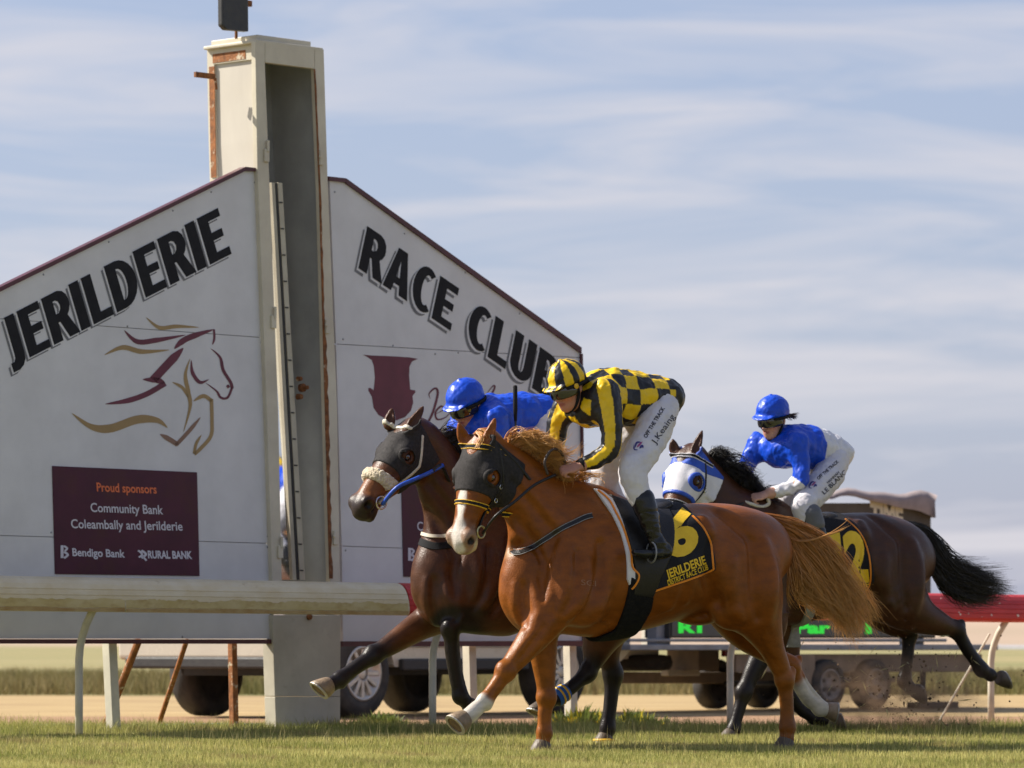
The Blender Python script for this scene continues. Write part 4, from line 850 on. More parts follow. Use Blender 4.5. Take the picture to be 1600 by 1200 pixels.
def add_hoof(H, top, toe, t, sole=None, m='hoof', r=(.047, .064), air=False, t2=None):
    pl = H.pl; a = pl.pt(*top, t); b = pl.pt(*toe, t if t2 is None else t2)
    if not air and b[2] < .004: b[2] = .004
    ax = b-a; L = np.linalg.norm(ax); ax /= L
    if L > .082 and air: a = b-ax*.082; L = .082
    sn = np.asarray(sole, float) if sole is not None else np.array([0, 0, -1.]); sn /= np.linalg.norm(sn)
    lat = np.cross(sn, ax); lat /= np.linalg.norm(lat)+1e-9
    rings = []; n = 20; fwd0 = np.cross(lat, ax)
    for f, rr in ((0, r[0]*.90), (.12, r[0]*1.03), (.4, r[0]*.6+r[1]*.4), (.8, r[0]*.15+r[1]*.85), (1.0, r[1])):
        nrm = ax*(1-f)+sn*f; nrm /= np.linalg.norm(nrm); fw = np.cross(nrm, lat); fw /= np.linalg.norm(fw); c = a+ax*L*f
        rings.append([c+rr*(math.cos(w)*lat*.93+math.sin(w)*fw*(1.0 if math.sin(w)*1 > 0 else 1.0)) for w in np.linspace(0, 2*math.pi, n, endpoint=False)])
    V = [p for g in rings for p in g]; F = []
    for i in range(len(rings)-1):
        for k in range(n): F.append((i*n+k, i*n+(k+1) % n, (i+1)*n+(k+1) % n, (i+1)*n+k))
    F += [tuple(range(n))[::-1], tuple((len(rings)-1)*n+k for k in range(n))]
    o = mesh('hoof', V, F, M[m], H.root, False)
    for p in o.data.polygons: p.use_smooth = len(p.vertices) == 4
    if air:
        c = b; g = np.array(rings[-1]); b2 = MB(); ins = [c+(p-c)*.72+sn*.0 for p in g]
        n_ = len(g); V = list(g+sn*.001)+[c+(p-c)*.74+sn*.001 for p in g]+list(g+sn*.009)+[c+(p-c)*.74+sn*.009 for p in g]
        Fs = []
        for k in range(n_):
            j = (k+1) % n_; Fs += [(2*n_+k, 2*n_+j, 3*n_+j, 3*n_+k), (k, j, 2*n_+j, 2*n_+k), (3*n_+k, 3*n_+j, n_+j, n_+k)]
        mesh('horseshoe', V, Fs, M['shoe'], o)
        mesh('sole', [c+(p-c)*.76+sn*.003 for p in g], [tuple(range(n_))], M['sole'], o)
# ------------------------------------------------------------------ the three horses
def head_coords(H, V): return (V-H.fr[1]) @ H.fr[0].T/np.array([1, H.g[0], H.g[1]])
def mixc(C, c, w): return C*(1-w[:, None])+np.asarray(c)*w[:, None]
def blotch(V, f, s=0): return np.sin(V[:, 0]*f+s)*np.sin(V[:, 1]*f*1.3+s*2)*np.sin(V[:, 2]*f*1.1+s*3)
CH_COL = np.array([.25, .070, .006])
def nostrils(H, V, C, h, col=(.012, .008, .007)):
    nz_ = np.minimum(np.linalg.norm(h-[.570, .066, -.06], axis=1), np.linalg.norm(h-[.570, -.066, -.06], axis=1)); return mixc(C, col, sstep(.030, .019, nz_))
def paint_chestnut(H, V):
    C = np.tile(CH_COL, (len(V), 1)); C = mixc(C, (.34, .112, .012), sstep(.75, .45, V[:, 2])*.5); C *= (1+.10*blotch(V, 9))[:, None]
    h = head_coords(H, V); hm = sstep(.34, .26, np.linalg.norm((h-[.3, 0, -.08])*[.75, 1, 1], axis=1))
    top = sstep(-.055, -.03, h[:, 2]+np.clip(h[:, 0]-.48, 0, .3)*.25)
    bl = sstep(.005, -.005, np.abs(h[:, 1]+.005*np.sin(h[:, 0]*24))-.021-.006*np.sin(h[:, 0]*37+1))*sstep(.16, .22, h[:, 0])*top*hm; C = mixc(C, (.76, .68, .60), bl)
    mz = sstep(.45, .54, h[:, 0]+.02*blotch(V, 60))*hm; C = mixc(C, (.36, .25, .18), mz*.8)
    C = mixc(C, (.62, .55, .30), sstep(.47, .55, h[:, 0])*sstep(-.098, -.118, h[:, 2])*hm)
    C = mixc(C, (.76, .68, .60), sstep(.44, .50, h[:, 0])*sstep(.034, .020, np.abs(h[:, 1]-.004+.006*np.sin(h[:, 0]*60)))*top*hm); C = nostrils(H, V, C, h)
    d, t = near_chain(V, H.chains['leg_fore_near']); C = mixc(C, (.66, .60, .52), (d < .09)*sstep(.70, .745, t+.012*blotch(V, 50)))
    d, t = near_chain(V, H.chains['leg_hind_far']); C = mixc(C, (.64, .57, .44), (d < .09)*sstep(.60, .645, t+.012*blotch(V, 50)))
    return C
def paint_bay(base, warm, legs):
    def f(H, V):
        C = np.tile(np.array(base), (len(V), 1)); C *= (1+.12*blotch(V, 8))[:, None]; C = mixc(C, warm, sstep(.95, .6, V[:, 2])*.45)
        h = head_coords(H, V); hm = sstep(.34, .26, np.linalg.norm((h-[.3, 0, -.08])*[.75, 1, 1], axis=1))
        C = mixc(C, np.array(warm)*1.25, sstep(.30, .38, h[:, 0])*sstep(.56, .48, h[:, 0])*hm); C = mixc(C, (.035, .022, .018), sstep(.50, .57, h[:, 0]+.01*blotch(V, 40))*hm); C = nostrils(H, V, C, h, (.006, .004, .004))
        for nm, t0 in legs:
            d, t = near_chain(V, H.chains[nm]); C = mixc(C, (.016, .011, .010), sstep(.15, .10, d)*sstep(t0-.12, t0+.05, t+.02*blotch(V, 30)))
        return C
    return f
PL1 = Plane(850, 25.2, 58.0)
H1 = build_horse(PL1, dict(base=(990, HY), extent=[(715, 660), (1310, 1150), (690, 850)],
    chains=dict(
        torso=[(833, 925, 0, .15, .21), (858, 905, 0, .19, .30), (895, 890, 0, .225, .37), (940, 884, 0, .27, .405), (1000, 886, 0, .30, .355), (1060, 876, 0, .305, .325), (1115, 866, 0, .285, .295), (1150, 862, 0, .26, .265), (1178, 862, 0, .22, .225), (1192, 868, 0, .15, .15)],
        neck=[(905, 850, 0, .165, .27), (868, 820, 0, .145, .245), (832, 782, 0, .118, .20), (800, 745, 0, .098, .165), (775, 722, 0, .085, .13)],
        leg_fore_near=[(885, 925, -.16, .105, .14), (860, 960, -.165, .095, .115), (832, 998, -.155, .076, .088), (806, 1030, -.145, .058, .064), (790, 1049, -.14, .056, .058), (775, 1072, -.135, .040, .044), (757, 1096, -.13, .042, .046), (744, 1108, -.13, .040, .045), (732, 1119, -.13, .044, .046)],
        leg_fore_far=[(852, 930, .12, .10, .15), (845, 975, .135, .092, .108), (848, 1012, .135, .076, .086), (852, 1060, .13, .054, .060), (854, 1090, .13, .054, .056), (851, 1116, .13, .037, .042), (850, 1145, .13, .039, .045), (848, 1162, .13, .042, .046)],
        leg_hind_near=[(1150, 872, -.12, .15, .26), (1166, 922, -.145, .155, .235), (1184, 962, -.15, .120, .150), (1203, 1006, -.145, .076, .082), (1218, 1040, -.14, .052, .062), (1226, 1062, -.14, .048, .058), (1229, 1096, -.14, .036, .044), (1230, 1136, -.14, .040, .048), (1229, 1155, -.14, .043, .047)],
        leg_hind_far=[(1125, 885, .12, .13, .20), (1132, 940, .14, .12, .145), (1160, 985, .14, .090, .105), (1200, 1018, .14, .060, .068), (1236, 1040, .14, .048, .054), (1246, 1066, .14, .036, .042), (1262, 1092, .14, .038, .041), (1281, 1107, .14, .041, .046), (1290, 1109, .14, .042, .042)]),
    lumps=[(893, 905, -.17, .14, .075, .22, 24, .09, 'add'), (856, 946, -.145, .085, .075, .12, 15, .06, 'add'), (822, 952, -.04, .08, .10, .13, 10, .05, 'add'), (818, 952, .09, .07, .08, .12, 10, .05, 'add'),
        (915, 945, -.19, .10, .06, .10, -20, .09, 'add'), (1092, 830, -.21, .09, .05, .06, 0, .09, 'add'), (1135, 955, -.16, .09, .07, .10, 30, .06, 'add'), (915, 782, 0, .15, .07, .07, -8, .10, 'add'),
        (1238, 1050, -.14, .024, .024, .035, 0, .02, 'add'), (1248, 1030, .14, .024, .024, .03, 0, .02, 'add'), (1090, 968, -.02, .12, .07, .035, 0, .04, 'add')],
    folds=[([(868, 900, -.30, .012, .012), (872, 930, -.29, .014, .014), (862, 958, -.26, .008, .008)], .05, 'sub'), ([(1120, 930, -.37, .02, .02), (1138, 965, -.33, .022, .022), (1140, 985, -.30, .012, .012)], .06, 'sub'),
        ([(930, 860, -.37, .015, .015), (925, 920, -.38, .016, .016), (930, 965, -.36, .010, .010)], .08, 'sub'),
        ([(1200, 900, -.36, .010, .010), (1198, 950, -.33, .012, .012), (1198, 985, -.27, .008, .008)], .06, 'sub'), ([(805, 855, -.02, .010, .010), (850, 840, -.17, .014, .014), (890, 815, -.20, .008, .008)], .06, 'sub')],
    head=dict(poll=(748, 688), axis=(-.150, -.13, -.565), yaw=38, g=(1.25, 1.15), ears=[((758, 697), (775, 651), -.075), ((727, 692), (716, 660), .075)]),
    hooves=[dict(top=(738, 1115), toe=(712, 1132), t=-.13, sole=(-.62, -.45, -.62), m='hoofpale', air=True, r=(.05, .07)), dict(top=(849, 1158), toe=(843, 1176), t=.13), dict(top=(1230, 1154), toe=(1222, 1172), t=-.14), dict(top=(1287, 1108), toe=(1306, 1113), t=.14, sole=(.95, .10, -.15), m='hoofpale', air=True)],
    joints=dict(leg_fore_near=(4, 6), leg_fore_far=(4, 6), leg_hind_near=(5, 7), leg_hind_far=(4, 7)), map=lambda x, y: (x, y), paint=paint_chestnut), 'chestnut racehorse in black hood galloping in front, number 6 saddlecloth, white socks')

PL2 = Plane(700, 26.0, 58.0)
H2 = build_horse(PL2, dict(base=(860, HY), extent=[(600, 640), (500, 1080), (1080, 1160)],
    chains=dict(
        torso=[(694, 915, 0, .15, .21), (718, 895, 0, .19, .30), (755, 885, 0, .225, .37), (800, 878, 0, .27, .405), (860, 878, 0, .29, .355), (920, 868, 0, .30, .325), (975, 860, 0, .285, .295), (1010, 858, 0, .26, .265), (1038, 860, 0, .22, .225), (1052, 868, 0, .15, .15)],
        neck=[(765, 842, 0, .165, .28), (728, 805, 0, .140, .235), (700, 765, 0, .115, .19), (680, 722, 0, .096, .150), (662, 690, 0, .085, .12)],
        leg_fore_far=[(735, 930, .13, .11, .15), (695, 955, .145, .095, .12), (655, 978, .145, .076, .088), (612, 1006, .14, .060, .064), (583, 1024, .14, .054, .056), (557, 1042, .135, .039, .043), (531, 1061, .13, .042, .047), (520, 1068, .13, .042, .046), (514, 1071, .13, .045, .046)],
        leg_fore_near=[(800, 925, -.15, .11, .15), (796, 960, -.165, .10, .12), (758, 970, -.16, .080, .085), (720, 973, -.15, .058, .060), (704, 982, -.145, .054, .055), (706, 1020, -.14, .039, .041), (712, 1060, -.14, .036, .038), (719, 1088, -.14, .042, .046), (729, 1098, -.14, .040, .042)],
        leg_hind_near=[(1005, 872, -.12, .15, .25), (985, 930, -.145, .14, .20), (945, 985, -.145, .105, .13), (928, 1030, -.14, .060, .066), (918, 1052, -.14, .048, .054), (893, 1074, -.14, .038, .042), (873, 1088, -.14, .042, .048), (858, 1098, -.14, .040, .042)],
        leg_hind_far=[(1010, 885, .12, .14, .20), (990, 940, .14, .12, .16), (955, 985, .14, .095, .11), (950, 1022, .14, .066, .074), (958, 1054, .14, .052, .062), (954, 1098, .14, .038, .044), (949, 1138, .14, .040, .047), (946, 1152, .14, .042, .045)]),
    lumps=[(752, 905, -.17, .14, .075, .22, 24, .09, 'add'), (715, 942, -.145, .085, .075, .12, 15, .05, 'add'), (682, 945, -.04, .08, .10, .13, 10, .04, 'add'), (678, 945, .10, .07, .08, .12, 10, .04, 'add'), (775, 945, -.19, .10, .06, .10, -20, .08, 'add'), (785, 775, 0, .15, .07, .07, -8, .10, 'add')],
    folds=[([(728, 900, -.30, .012, .012), (732, 930, -.29, .016, .016), (722, 958, -.26, .010, .010)], .05, 'sub'), ([(690, 880, .02, .012, .012), (686, 930, .03, .014, .014), (684, 965, .03, .01, .01)], .05, 'sub')],
    head=dict(poll=(638, 664), axis=(-.34, -.24, -.46), yaw=48, g=(1.22, 1.15), ears=[((638, 672), (663, 633), -.075), ((607, 665), (613, 637), .07)]),
    hooves=[dict(top=(519, 1068), toe=(499, 1078), t=.13, sole=(-.62, -.30, -.72), m='hoofpale', air=True, r=(.05, .07)), dict(top=(727, 1096), toe=(744, 1112), t=-.14, sole=(.75, .25, -.6), air=True), dict(top=(861, 1095), toe=(838, 1113), t=-.14, sole=(-.35, -.3, -.9), air=True), dict(top=(947, 1148), toe=(940, 1164), t=.14)],
    joints=dict(leg_fore_near=(4, 7), leg_fore_far=(4, 6), leg_hind_near=(4, 6), leg_hind_far=(4, 6)), map=lambda x, y: (x-139, y-8), paint=paint_bay((.082, .029, .011), (.17, .060, .017), [('leg_fore_far', .42), ('leg_fore_near', .30), ('leg_hind_near', .45), ('leg_hind_far', .50)])), 'dark bay racehorse in black hood with sheepskin noseband galloping nearest the post')

PL3 = Plane(1200, 29.8, 58.0)
H3 = build_horse(PL3, dict(base=(1270, HY), extent=[(1040, 670), (1600, 1090), (1030, 860)],
    chains=dict(
        torso=[(1118, 915, 0, .15, .20), (1142, 898, 0, .19, .29), (1175, 890, 0, .225, .36), (1215, 886, 0, .27, .395), (1262, 888, 0, .29, .355), (1315, 880, 0, .30, .335), (1358, 872, 0, .285, .305), (1390, 870, 0, .26, .27), (1412, 874, 0, .21, .22), (1424, 884, 0, .15, .15)],
        neck=[(1178, 845, 0, .165, .26), (1148, 815, 0, .140, .225), (1122, 782, 0, .115, .18), (1103, 752, 0, .098, .145), (1088, 730, 0, .085, .12)],
        leg_fore_near=[(1195, 925, -.15, .11, .15), (1206, 970, -.16, .10, .11), (1196, 1008, -.15, .080, .085), (1176, 1050, -.145, .060, .063), (1162, 1082, -.14, .056, .057), (1154, 1112, -.14, .039, .042), (1146, 1140, -.14, .041, .046), (1143, 1148, -.14, .042, .045)],
        leg_fore_far=[(1195, 930, .13, .11, .15), (1225, 975, .14, .09, .10), (1235, 1030, .14, .060, .065), (1228, 1078, .14, .052, .054), (1252, 1110, .14, .038, .040), (1272, 1122, .14, .042, .045), (1286, 1126, .14, .042, .042)],
        leg_hind_near=[(1385, 885, -.12, .15, .26), (1402, 928, -.145, .15, .22), (1432, 958, -.15, .115, .135), (1466, 974, -.145, .080, .085), (1494, 984, -.14, .054, .060), (1511, 1014, -.14, .040, .046), (1533, 1046, -.14, .045, .050), (1548, 1055, -.14, .044, .047)],
        leg_hind_far=[(1370, 890, .12, .14, .20), (1370, 945, .14, .12, .14), (1394, 972, .14, .085, .092), (1421, 988, .14, .054, .060), (1418, 1028, .14, .040, .044), (1413, 1064, .14, .044, .049), (1421, 1074, .14, .044, .046)]),
    lumps=[(1168, 905, -.17, .14, .075, .22, 24, .09, 'add'), (1330, 838, -.21, .09, .05, .06, 0, .09, 'add'), (1372, 948, -.16, .10, .07, .10, 30, .06, 'add'), (1190, 792, 0, .15, .07, .07, -8, .10, 'add'), (1503, 974, -.14, .026, .026, .034, 20, .02, 'add'), (1428, 978, .14, .026, .026, .03, 0, .02, 'add')],
    folds=[([(1360, 925, -.36, .018, .018), (1378, 955, -.32, .02, .02), (1385, 975, -.30, .012, .012)], .06, 'sub')],
    head=dict(poll=(1074, 706), axis=(-.19, -.22, -.50), yaw=36, g=(1.25, 1.15), ears=[((1083, 712), (1098, 671), -.07), ((1054, 706), (1051, 686), .075)]),
    hooves=[dict(top=(1144, 1144), toe=(1138, 1158), t=-.14), dict(top=(1282, 1124), toe=(1316, 1128), t=.14, sole=(.9, .1, .3), air=True), dict(top=(1545, 1053), toe=(1574, 1063), t=-.14, sole=(.80, .15, .35), air=True, r=(.05, .068)), dict(top=(1418, 1072), toe=(1442, 1086), t=.14, sole=(.78, .15, .2), air=True, r=(.05, .068))],
    joints=dict(leg_fore_near=(4, 6), leg_fore_far=(3, 5), leg_hind_near=(4, 6), leg_hind_far=(3, 5)), map=lambda x, y: (1118+(x-833)*.852, 915+(y-925)*.86), paint=paint_bay((.066, .024, .010), (.12, .042, .014), [('leg_fore_near', .25), ('leg_fore_far', .4), ('leg_hind_near', .55), ('leg_hind_far', .50)])), 'dark bay racehorse in blue and white hood galloping at the rear, number 12 saddlecloth')
# ------------------------------------------------------------------ tack: hoods, bridles, saddlecloths, girths, manes and tails
def shell(H, name, lo, hi, off, region, m, parent, fac=2, k=.004, relax=1):
    q = H.S.finer(np.asarray(lo), np.asarray(hi), fac); X, Y, Z = q.coords(); q.D = smax(q.D-off, np.broadcast_to(region(X, Y, Z), q.D.shape).astype(np.float32), k).astype(np.float32)
    V, F = q.net(relax=relax)
    if len(F) == 0: return None, None, None
    return mesh(name, H.pl.to_world(V), F, m, parent, True), H.pl.to_world(V), F
def head_box(H, x0, x1, up=.14, dn=.34):
    P_ = np.array([[x, y, z] for x in (x0, x1) for y in (-.16, .16) for z in (-dn, up)]) @ H.fr[0]+H.fr[1]; return P_.min(0), P_.max(0)
def hcoord(H, X, Y, Z):
    x = X-H.fr[1][0]; y = Y-H.fr[1][1]; z = Z-H.fr[1][2]; R = H.fr[0]
    return R[0, 0]*x+R[0, 1]*y+R[0, 2]*z, (R[1, 0]*x+R[1, 1]*y+R[1, 2]*z)/H.g[0], (R[2, 0]*x+R[2, 1]*y+R[2, 2]*z)/H.g[1]
def head_shell(H, name, x0, x1, off, fn, m, parent=None, fac=2, k=.004):
    lo, hi = head_box(H, x0, x1); return shell(H, name, lo, hi, off, lambda X, Y, Z: fn(*hcoord(H, X, Y, Z)), m, parent or H.root, fac, k)
EYE = (.196, .092, -.050)
def eye_d(x, y, z): return np.sqrt((x-EYE[0])**2+((np.abs(y)-EYE[1])*1.1)**2+(z-EYE[2])**2)
def hood_region(x0=-.03, x1=.30, hole=.047):
    def f(x, y, z):
        r = np.maximum(x-(x1+.30*np.clip(-z-.07, 0, .2)), (x0-.38*np.minimum(z, 0))-x); r = np.maximum(np.maximum(r, z-.015-.2*np.abs(x)), -.205-z); return smax(r, hole-eye_d(x, y, z), .004)
    return f
def slab_fn(xc, half, tilt=0.0, top=None):
    def f(x, y, z):
        r = np.maximum(np.abs(x-(xc+tilt*z))-half, -.25-z)
        return r if top is None else np.maximum(r, top-z)
    return f
def band(H, name, xc, half, tilt, m, edge=None, top=None, off=.006):
    o, V, F = head_shell(H, name, xc-half-.12, xc+half+.12, off, slab_fn(xc, half, tilt, top), m)
    if edge:
        for s_ in (-1, 1): head_shell(H, 'piping', xc-half-.12, xc+half+.12, off+.0025, slab_fn(xc+s_*(half-.003), .0038, tilt, top), edge, o)
    return o
def cheek_line(H, name, pts, w, off, m):
    def f(x, y, z): return np.maximum(sd_line(x, z, pts)-w, .03-np.abs(y))
    xs = [p[0] for p in pts]; return head_shell(H, name, min(xs)-.04, max(xs)+.04, off, f, m)[0]
def head_pt(H, x, y, z): return H.pl.to_world(np.array([x, y*H.g[0], z*H.g[1]]) @ H.fr[0]+H.fr[1])
def bit(H, m, R=.033, both=True, r=.0055):
    for sy in ((1, -1) if both else (1,)):
        b = MB(); c = head_pt(H, .495, .068*sy, -.108); b.torus(c, H.fw[0][1]+.35*H.fw[0][0]*0, R, r, 22, 8); b.build('bit_ring', m, H.root, True)
    return head_pt(H, .50, .075, -.115)
def xz(H, pts):                                             # photo outline on the horse's flank -> outline in its own length/height plane
    out = []
    for x, y in pts:
        h = H.cast.hit(x, y); out.append(H.pl.to_loc(h[0])[[0, 2]] if h is not None else H.pl.loc(x, y, 0)[[0, 2]])
    return np.array(out)
def drape(H, name, outline, off, m, near_only=False, fac=2, zpad=.05):
    P_ = outline; lo = np.array([P_[:, 0].min()-.03, -.42, P_[:, 1].min()-.03]); hi = np.array([P_[:, 0].max()+.03, .0 if near_only else .42, P_[:, 1].max()+zpad])
    def f(X, Y, Z):
        d = sd_poly(X, Z, P_)
        return np.maximum(d, Y+.01) if near_only else d
    return shell(H, name, lo, hi, off, f, m, H.root, fac)
def crest(H, n, k0=.0, k1=1.0, up=1.0):                      # points along the top of the neck
    q = catmull(H.chains['neck'], 8); q = q[int(k0*(len(q)-1)):int(k1*(len(q)-1))+1]; q = q[np.linspace(0, len(q)-1, n).astype(int)]; d = np.gradient(q[:, :3], axis=0); nn = np.stack([-d[:, 2], 0*d[:, 0], d[:, 0]], -1); nn /= np.linalg.norm(nn, axis=1)[:, None]
    nn *= np.sign(nn[:, 2:3]); p = q[:, :3]+nn*q[:, 4:5]*up; return H.pl.to_world(p), nn @ H.pl.R
def mane(H, n, tips, m, colr, seed, w=.0035, lenr=(.6, 1.05), k0=.15, name='mane', jit=.012, curl=.02):
    pts, nn = crest(H, len(tips), k0, 1.0, .92); G = []
    for p, d, t in zip(pts, nn, tips):
        t = np.array([t[0]*H.k, t[2] if len(t) > 2 else 0, -t[1]*H.k]); mid = p+d*.05+t*.35; G.append([p-d*.01, p+d*.03+t*.08, mid+d*.01, p+t*.7+d*.02, p+t])
    return hair(name, G, n, m, H.root, w, jit, 9, seed, colr, curl, lenr, .1)
def tail(H, guides, n, m, colr, seed, w=.004, jit=.02, curl=.03, name='tail'):
    G = [[H.pl.pt(x, y, t) for x, y, t in g] for g in guides]; return hair(name, G, n, m, H.root, w, jit, 14, seed, colr, curl, (.62, 1.05), .04)
for H_ in (H1, H2, H3): H_.k = H_.pl.O[1]/FPX
def twoedge(H, name, pxs, w, m, edge=None, off=.004, th=.005):
    o = strap_px(name, H.cast, pxs, w, th, m, H.root, off)
    if edge is not None and o is not None:
        d = np.gradient(np.array(pxs, float), axis=0); d /= np.linalg.norm(d, axis=1)[:, None]; nn = np.stack([-d[:, 1], d[:, 0]], -1)*w/H.k*.40
        for s_ in (-1, 1): strap_px('stitching', H.cast, [tuple(p+s_*q) for p, q in zip(np.array(pxs, float), nn)], .0035, .001, edge, o, off+th)
    return o
def cloth_print(cast, par, name, s, p0, p1, cap, m, bold=.0, off=.003, split=6): v, F = text_px(s, p0, p1, cap, bold); return print_px(name, cast, v, F, m, par, off, split)
M['stitch'] = pmat('grey_piping', (.30, .29, .28), (.22, .21, .2), scale=30, rough=.6)
M['numyellow'] = pmat('number_yellow', (.80, .52, .012), (.72, .45, .01), scale=18, rough=.6, bump=.1, bscale=90)
M['clothblack'] = pmat('saddlecloth_black', (.014, .014, .018), (.022, .022, .026), scale=10, rough=.85, bump=.35, bscale=110, spec=.2)
M['girth'] = pmat('girth_fleece_black', (.008, .008, .009), (.016, .015, .015), scale=40, rough=.95, bump=.9, bscale=120, spec=.1)
M['greystrap'] = pmat('grey_webbing', (.26, .25, .24), (.2, .19, .18), scale=30, rough=.8, bump=.2)
# ---- chestnut
head_shell(H1, 'hood', -.10, .46, .007, hood_region(), M['mesh'])
head_shell(H1, 'eye_cup', .08, .30, .014, lambda x, y, z: np.maximum(np.abs(eye_d(x, y, z)-.052)-.005, -(np.abs(y)-.03)), M['mesh'])
band(H1, 'browband', .045, .015, .15, M['blackcloth'], M['yellow'], -.10); band(H1, 'noseband', .365, .013, .12, M['blackcloth'], M['yellow'], None)
cheek_line(H1, 'cheek_strap', [(.03, -.05), (.20, -.125), (.35, -.125), (.49, -.11)], .007, .012, M['leather']); cheek_line(H1, 'throat_strap', [(.0, -.05), (.06, -.16), (.12, -.235)], .008, .012, M['leather'])
b1 = bit(H1, pmat('brass_bit', (.5, .44, .22), (.4, .35, .18), scale=20, rough=.3, metal=.7))
for q in ((.22, .102, -.122), (.30, .090, -.126)): b = MB(); b.torus(head_pt(H1, *q), H1.fw[0][1], .012, .003, 14, 6); b.build('buckle', M['chrome'], H1.root, True)
twoedge(H1, 'breastplate', [(925, 806), (913, 809), (894, 818), (875, 827), (858, 838), (844, 848), (828, 858), (814, 863), (805, 864), (801, 862)], .032, M['leather'], M['stitch'])
pad = xz(H1, [(925, 762), (938, 766), (954, 778), (966, 800), (977, 832), (984, 865), (990, 890), (999, 898), (994, 912), (985, 922), (979, 905), (978, 868), (970, 835), (956, 805), (942, 785)])
o_, V_, F_ = drape(H1, 'saddle_pad', pad+np.array([0, 0]), .014, M['whitecloth'])
for seg in ([(934, 766), (952, 782), (963, 803)], [(963, 802), (975, 828), (985, 862), (988, 886), (998, 899), (993, 913), (984, 923)]): strap_px('pad_piping', Caster(V_, F_), seg, .011, .006, M['orange'], o_, .001) if o_ else None
flap = xz(H1, [(950, 772), (1004, 792), (1040, 795), (1050, 860), (1030, 905), (1018, 935), (988, 930), (990, 885), (982, 850), (968, 808)]); o_, V_, F_ = drape(H1, 'saddle_flap', flap, .018, M['leather'])
num = xz(H1, [(1028, 790), (1060, 783), (1083, 806), (1099, 824), (1111, 846), (1114, 866), (1116, 892), (1092, 901), (1067, 911), (1040, 920), (1020, 927), (1004, 926), (1008, 880), (1014, 830)]); num[1, 1] += .1; num[0, 1] += .1
o_, V_, F_ = drape(H1, 'saddlecloth', num, .013, M['clothblack'])
if o_:
    H1.ccast = Caster(V_, F_); cc = H1.ccast
    strap_px('cloth_binding', cc, [(1082, 806), (1098, 823), (1110, 846), (1113, 866), (1115, 890)], .012, .003, M['orange'], o_, .001, 10); strap_px('cloth_binding', cc, [(1115, 890), (1092, 900), (1067, 909), (1040, 918), (1022, 924)], .012, .003, M['orange'], o_, .001, 10)
    cloth_print(cc, o_, 'number', '6', (1042, 872), (1093, 856), (-8, -66), M['numyellow'], .05); cloth_print(cc, o_, 'cloth_text', 'JERILDERIE', (1042.5, 904), (1103.5, 880.5), (-3.5, -13), M['numyellow'], .03); cloth_print(cc, o_, 'cloth_text', 'DISTRICT RACE CLUB', (1044, 915), (1107, 889.5), (-2, -8.5), M['numyellow'], .02, split=4)
gi = xz(H1, [(984, 900), (1020, 925), (1016, 952), (1004, 972), (985, 995), (975, 1010), (920, 1010), (935, 994), (958, 985), (970, 962), (979, 932)]); gi[:, 1] -= 0; gi[4:7, 1] -= .06; drape(H1, 'girth', gi, .016, M['girth'])
b = MB(); sdl = [PL1.pt(952, 776, 0), PL1.pt(975, 790, 0), PL1.pt(1005, 797, 0), PL1.pt(1035, 790, 0)]
def saddle(H, pxs, name='saddle'):
    S2 = SDF(np.array([pl_ for pl_ in [H.pl.loc(x, y, 0) for x, y in pxs]]).min(0)-.3, np.array([H.pl.loc(x, y, 0) for x, y in pxs]).max(0)+.3, .012)
    q = [tuple(H.pl.loc(x, y, 0)-[0, 0, .012])+(a, b_) for (x, y), a, b_ in zip(pxs, (.06, .12, .15, .13), (.035, .03, .035, .04))]; S2.chain(q, .03)
    V, F = S2.net(); return mesh(name, H.pl.to_world(V), F, M['leather'], H.root, True)
saddle(H1, [(948, 770), (972, 787), (1005, 794), (1030, 786)])
v, F = text_px('SCI', (908, 914), (931, 916), (0, -9), 0.0); print_px('freeze_brand', H1.cast, v, F, pmat('freeze_brand_hair', (.30, .15, .07), (.26, .12, .05), scale=30, rough=.6), H1.root, .0015, 5)
H1C = (np.array([.22, .055, .008]), np.array([.60, .22, .045]), np.array([.86, .48, .14]))  # root, mid and golden tip; sunlight on the hair partly put into the tip colour
mane(H1, 2400, [(4, -2, -.02), (14, 0, -.03), (28, 2, -.05), (44, 8, -.07), (54, 4, -.07), (60, -2, -.06), (64, -8, -.05), (58, -12, -.03), (46, -8, -.02)], M['hair'], H1C, 5, .0022, k0=.40, jit=.016, lenr=(.45, 1.1), curl=.03)
mane(H1, 160, [(30, -15, 0), (45, -18, 0), (50, -22, 0), (55, -30, 0), (50, -22, 0)], M['hair'], H1C, 6, .0022, (.8, 1.3), k0=.25, name='mane_wisps', jit=.02, curl=.04)
hair('forelock', [[PL1.pt(748, 676, 0), PL1.pt(752, 670, -.02), PL1.pt(770, 678, -.06), PL1.pt(778, 690, -.08)], [PL1.pt(742, 680, 0), PL1.pt(744, 676, -.02), PL1.pt(752, 684, -.07), PL1.pt(745, 697, -.09)]], 120, M['hair'], H1.root, .0028, .006, 7, 4, H1C, .008)
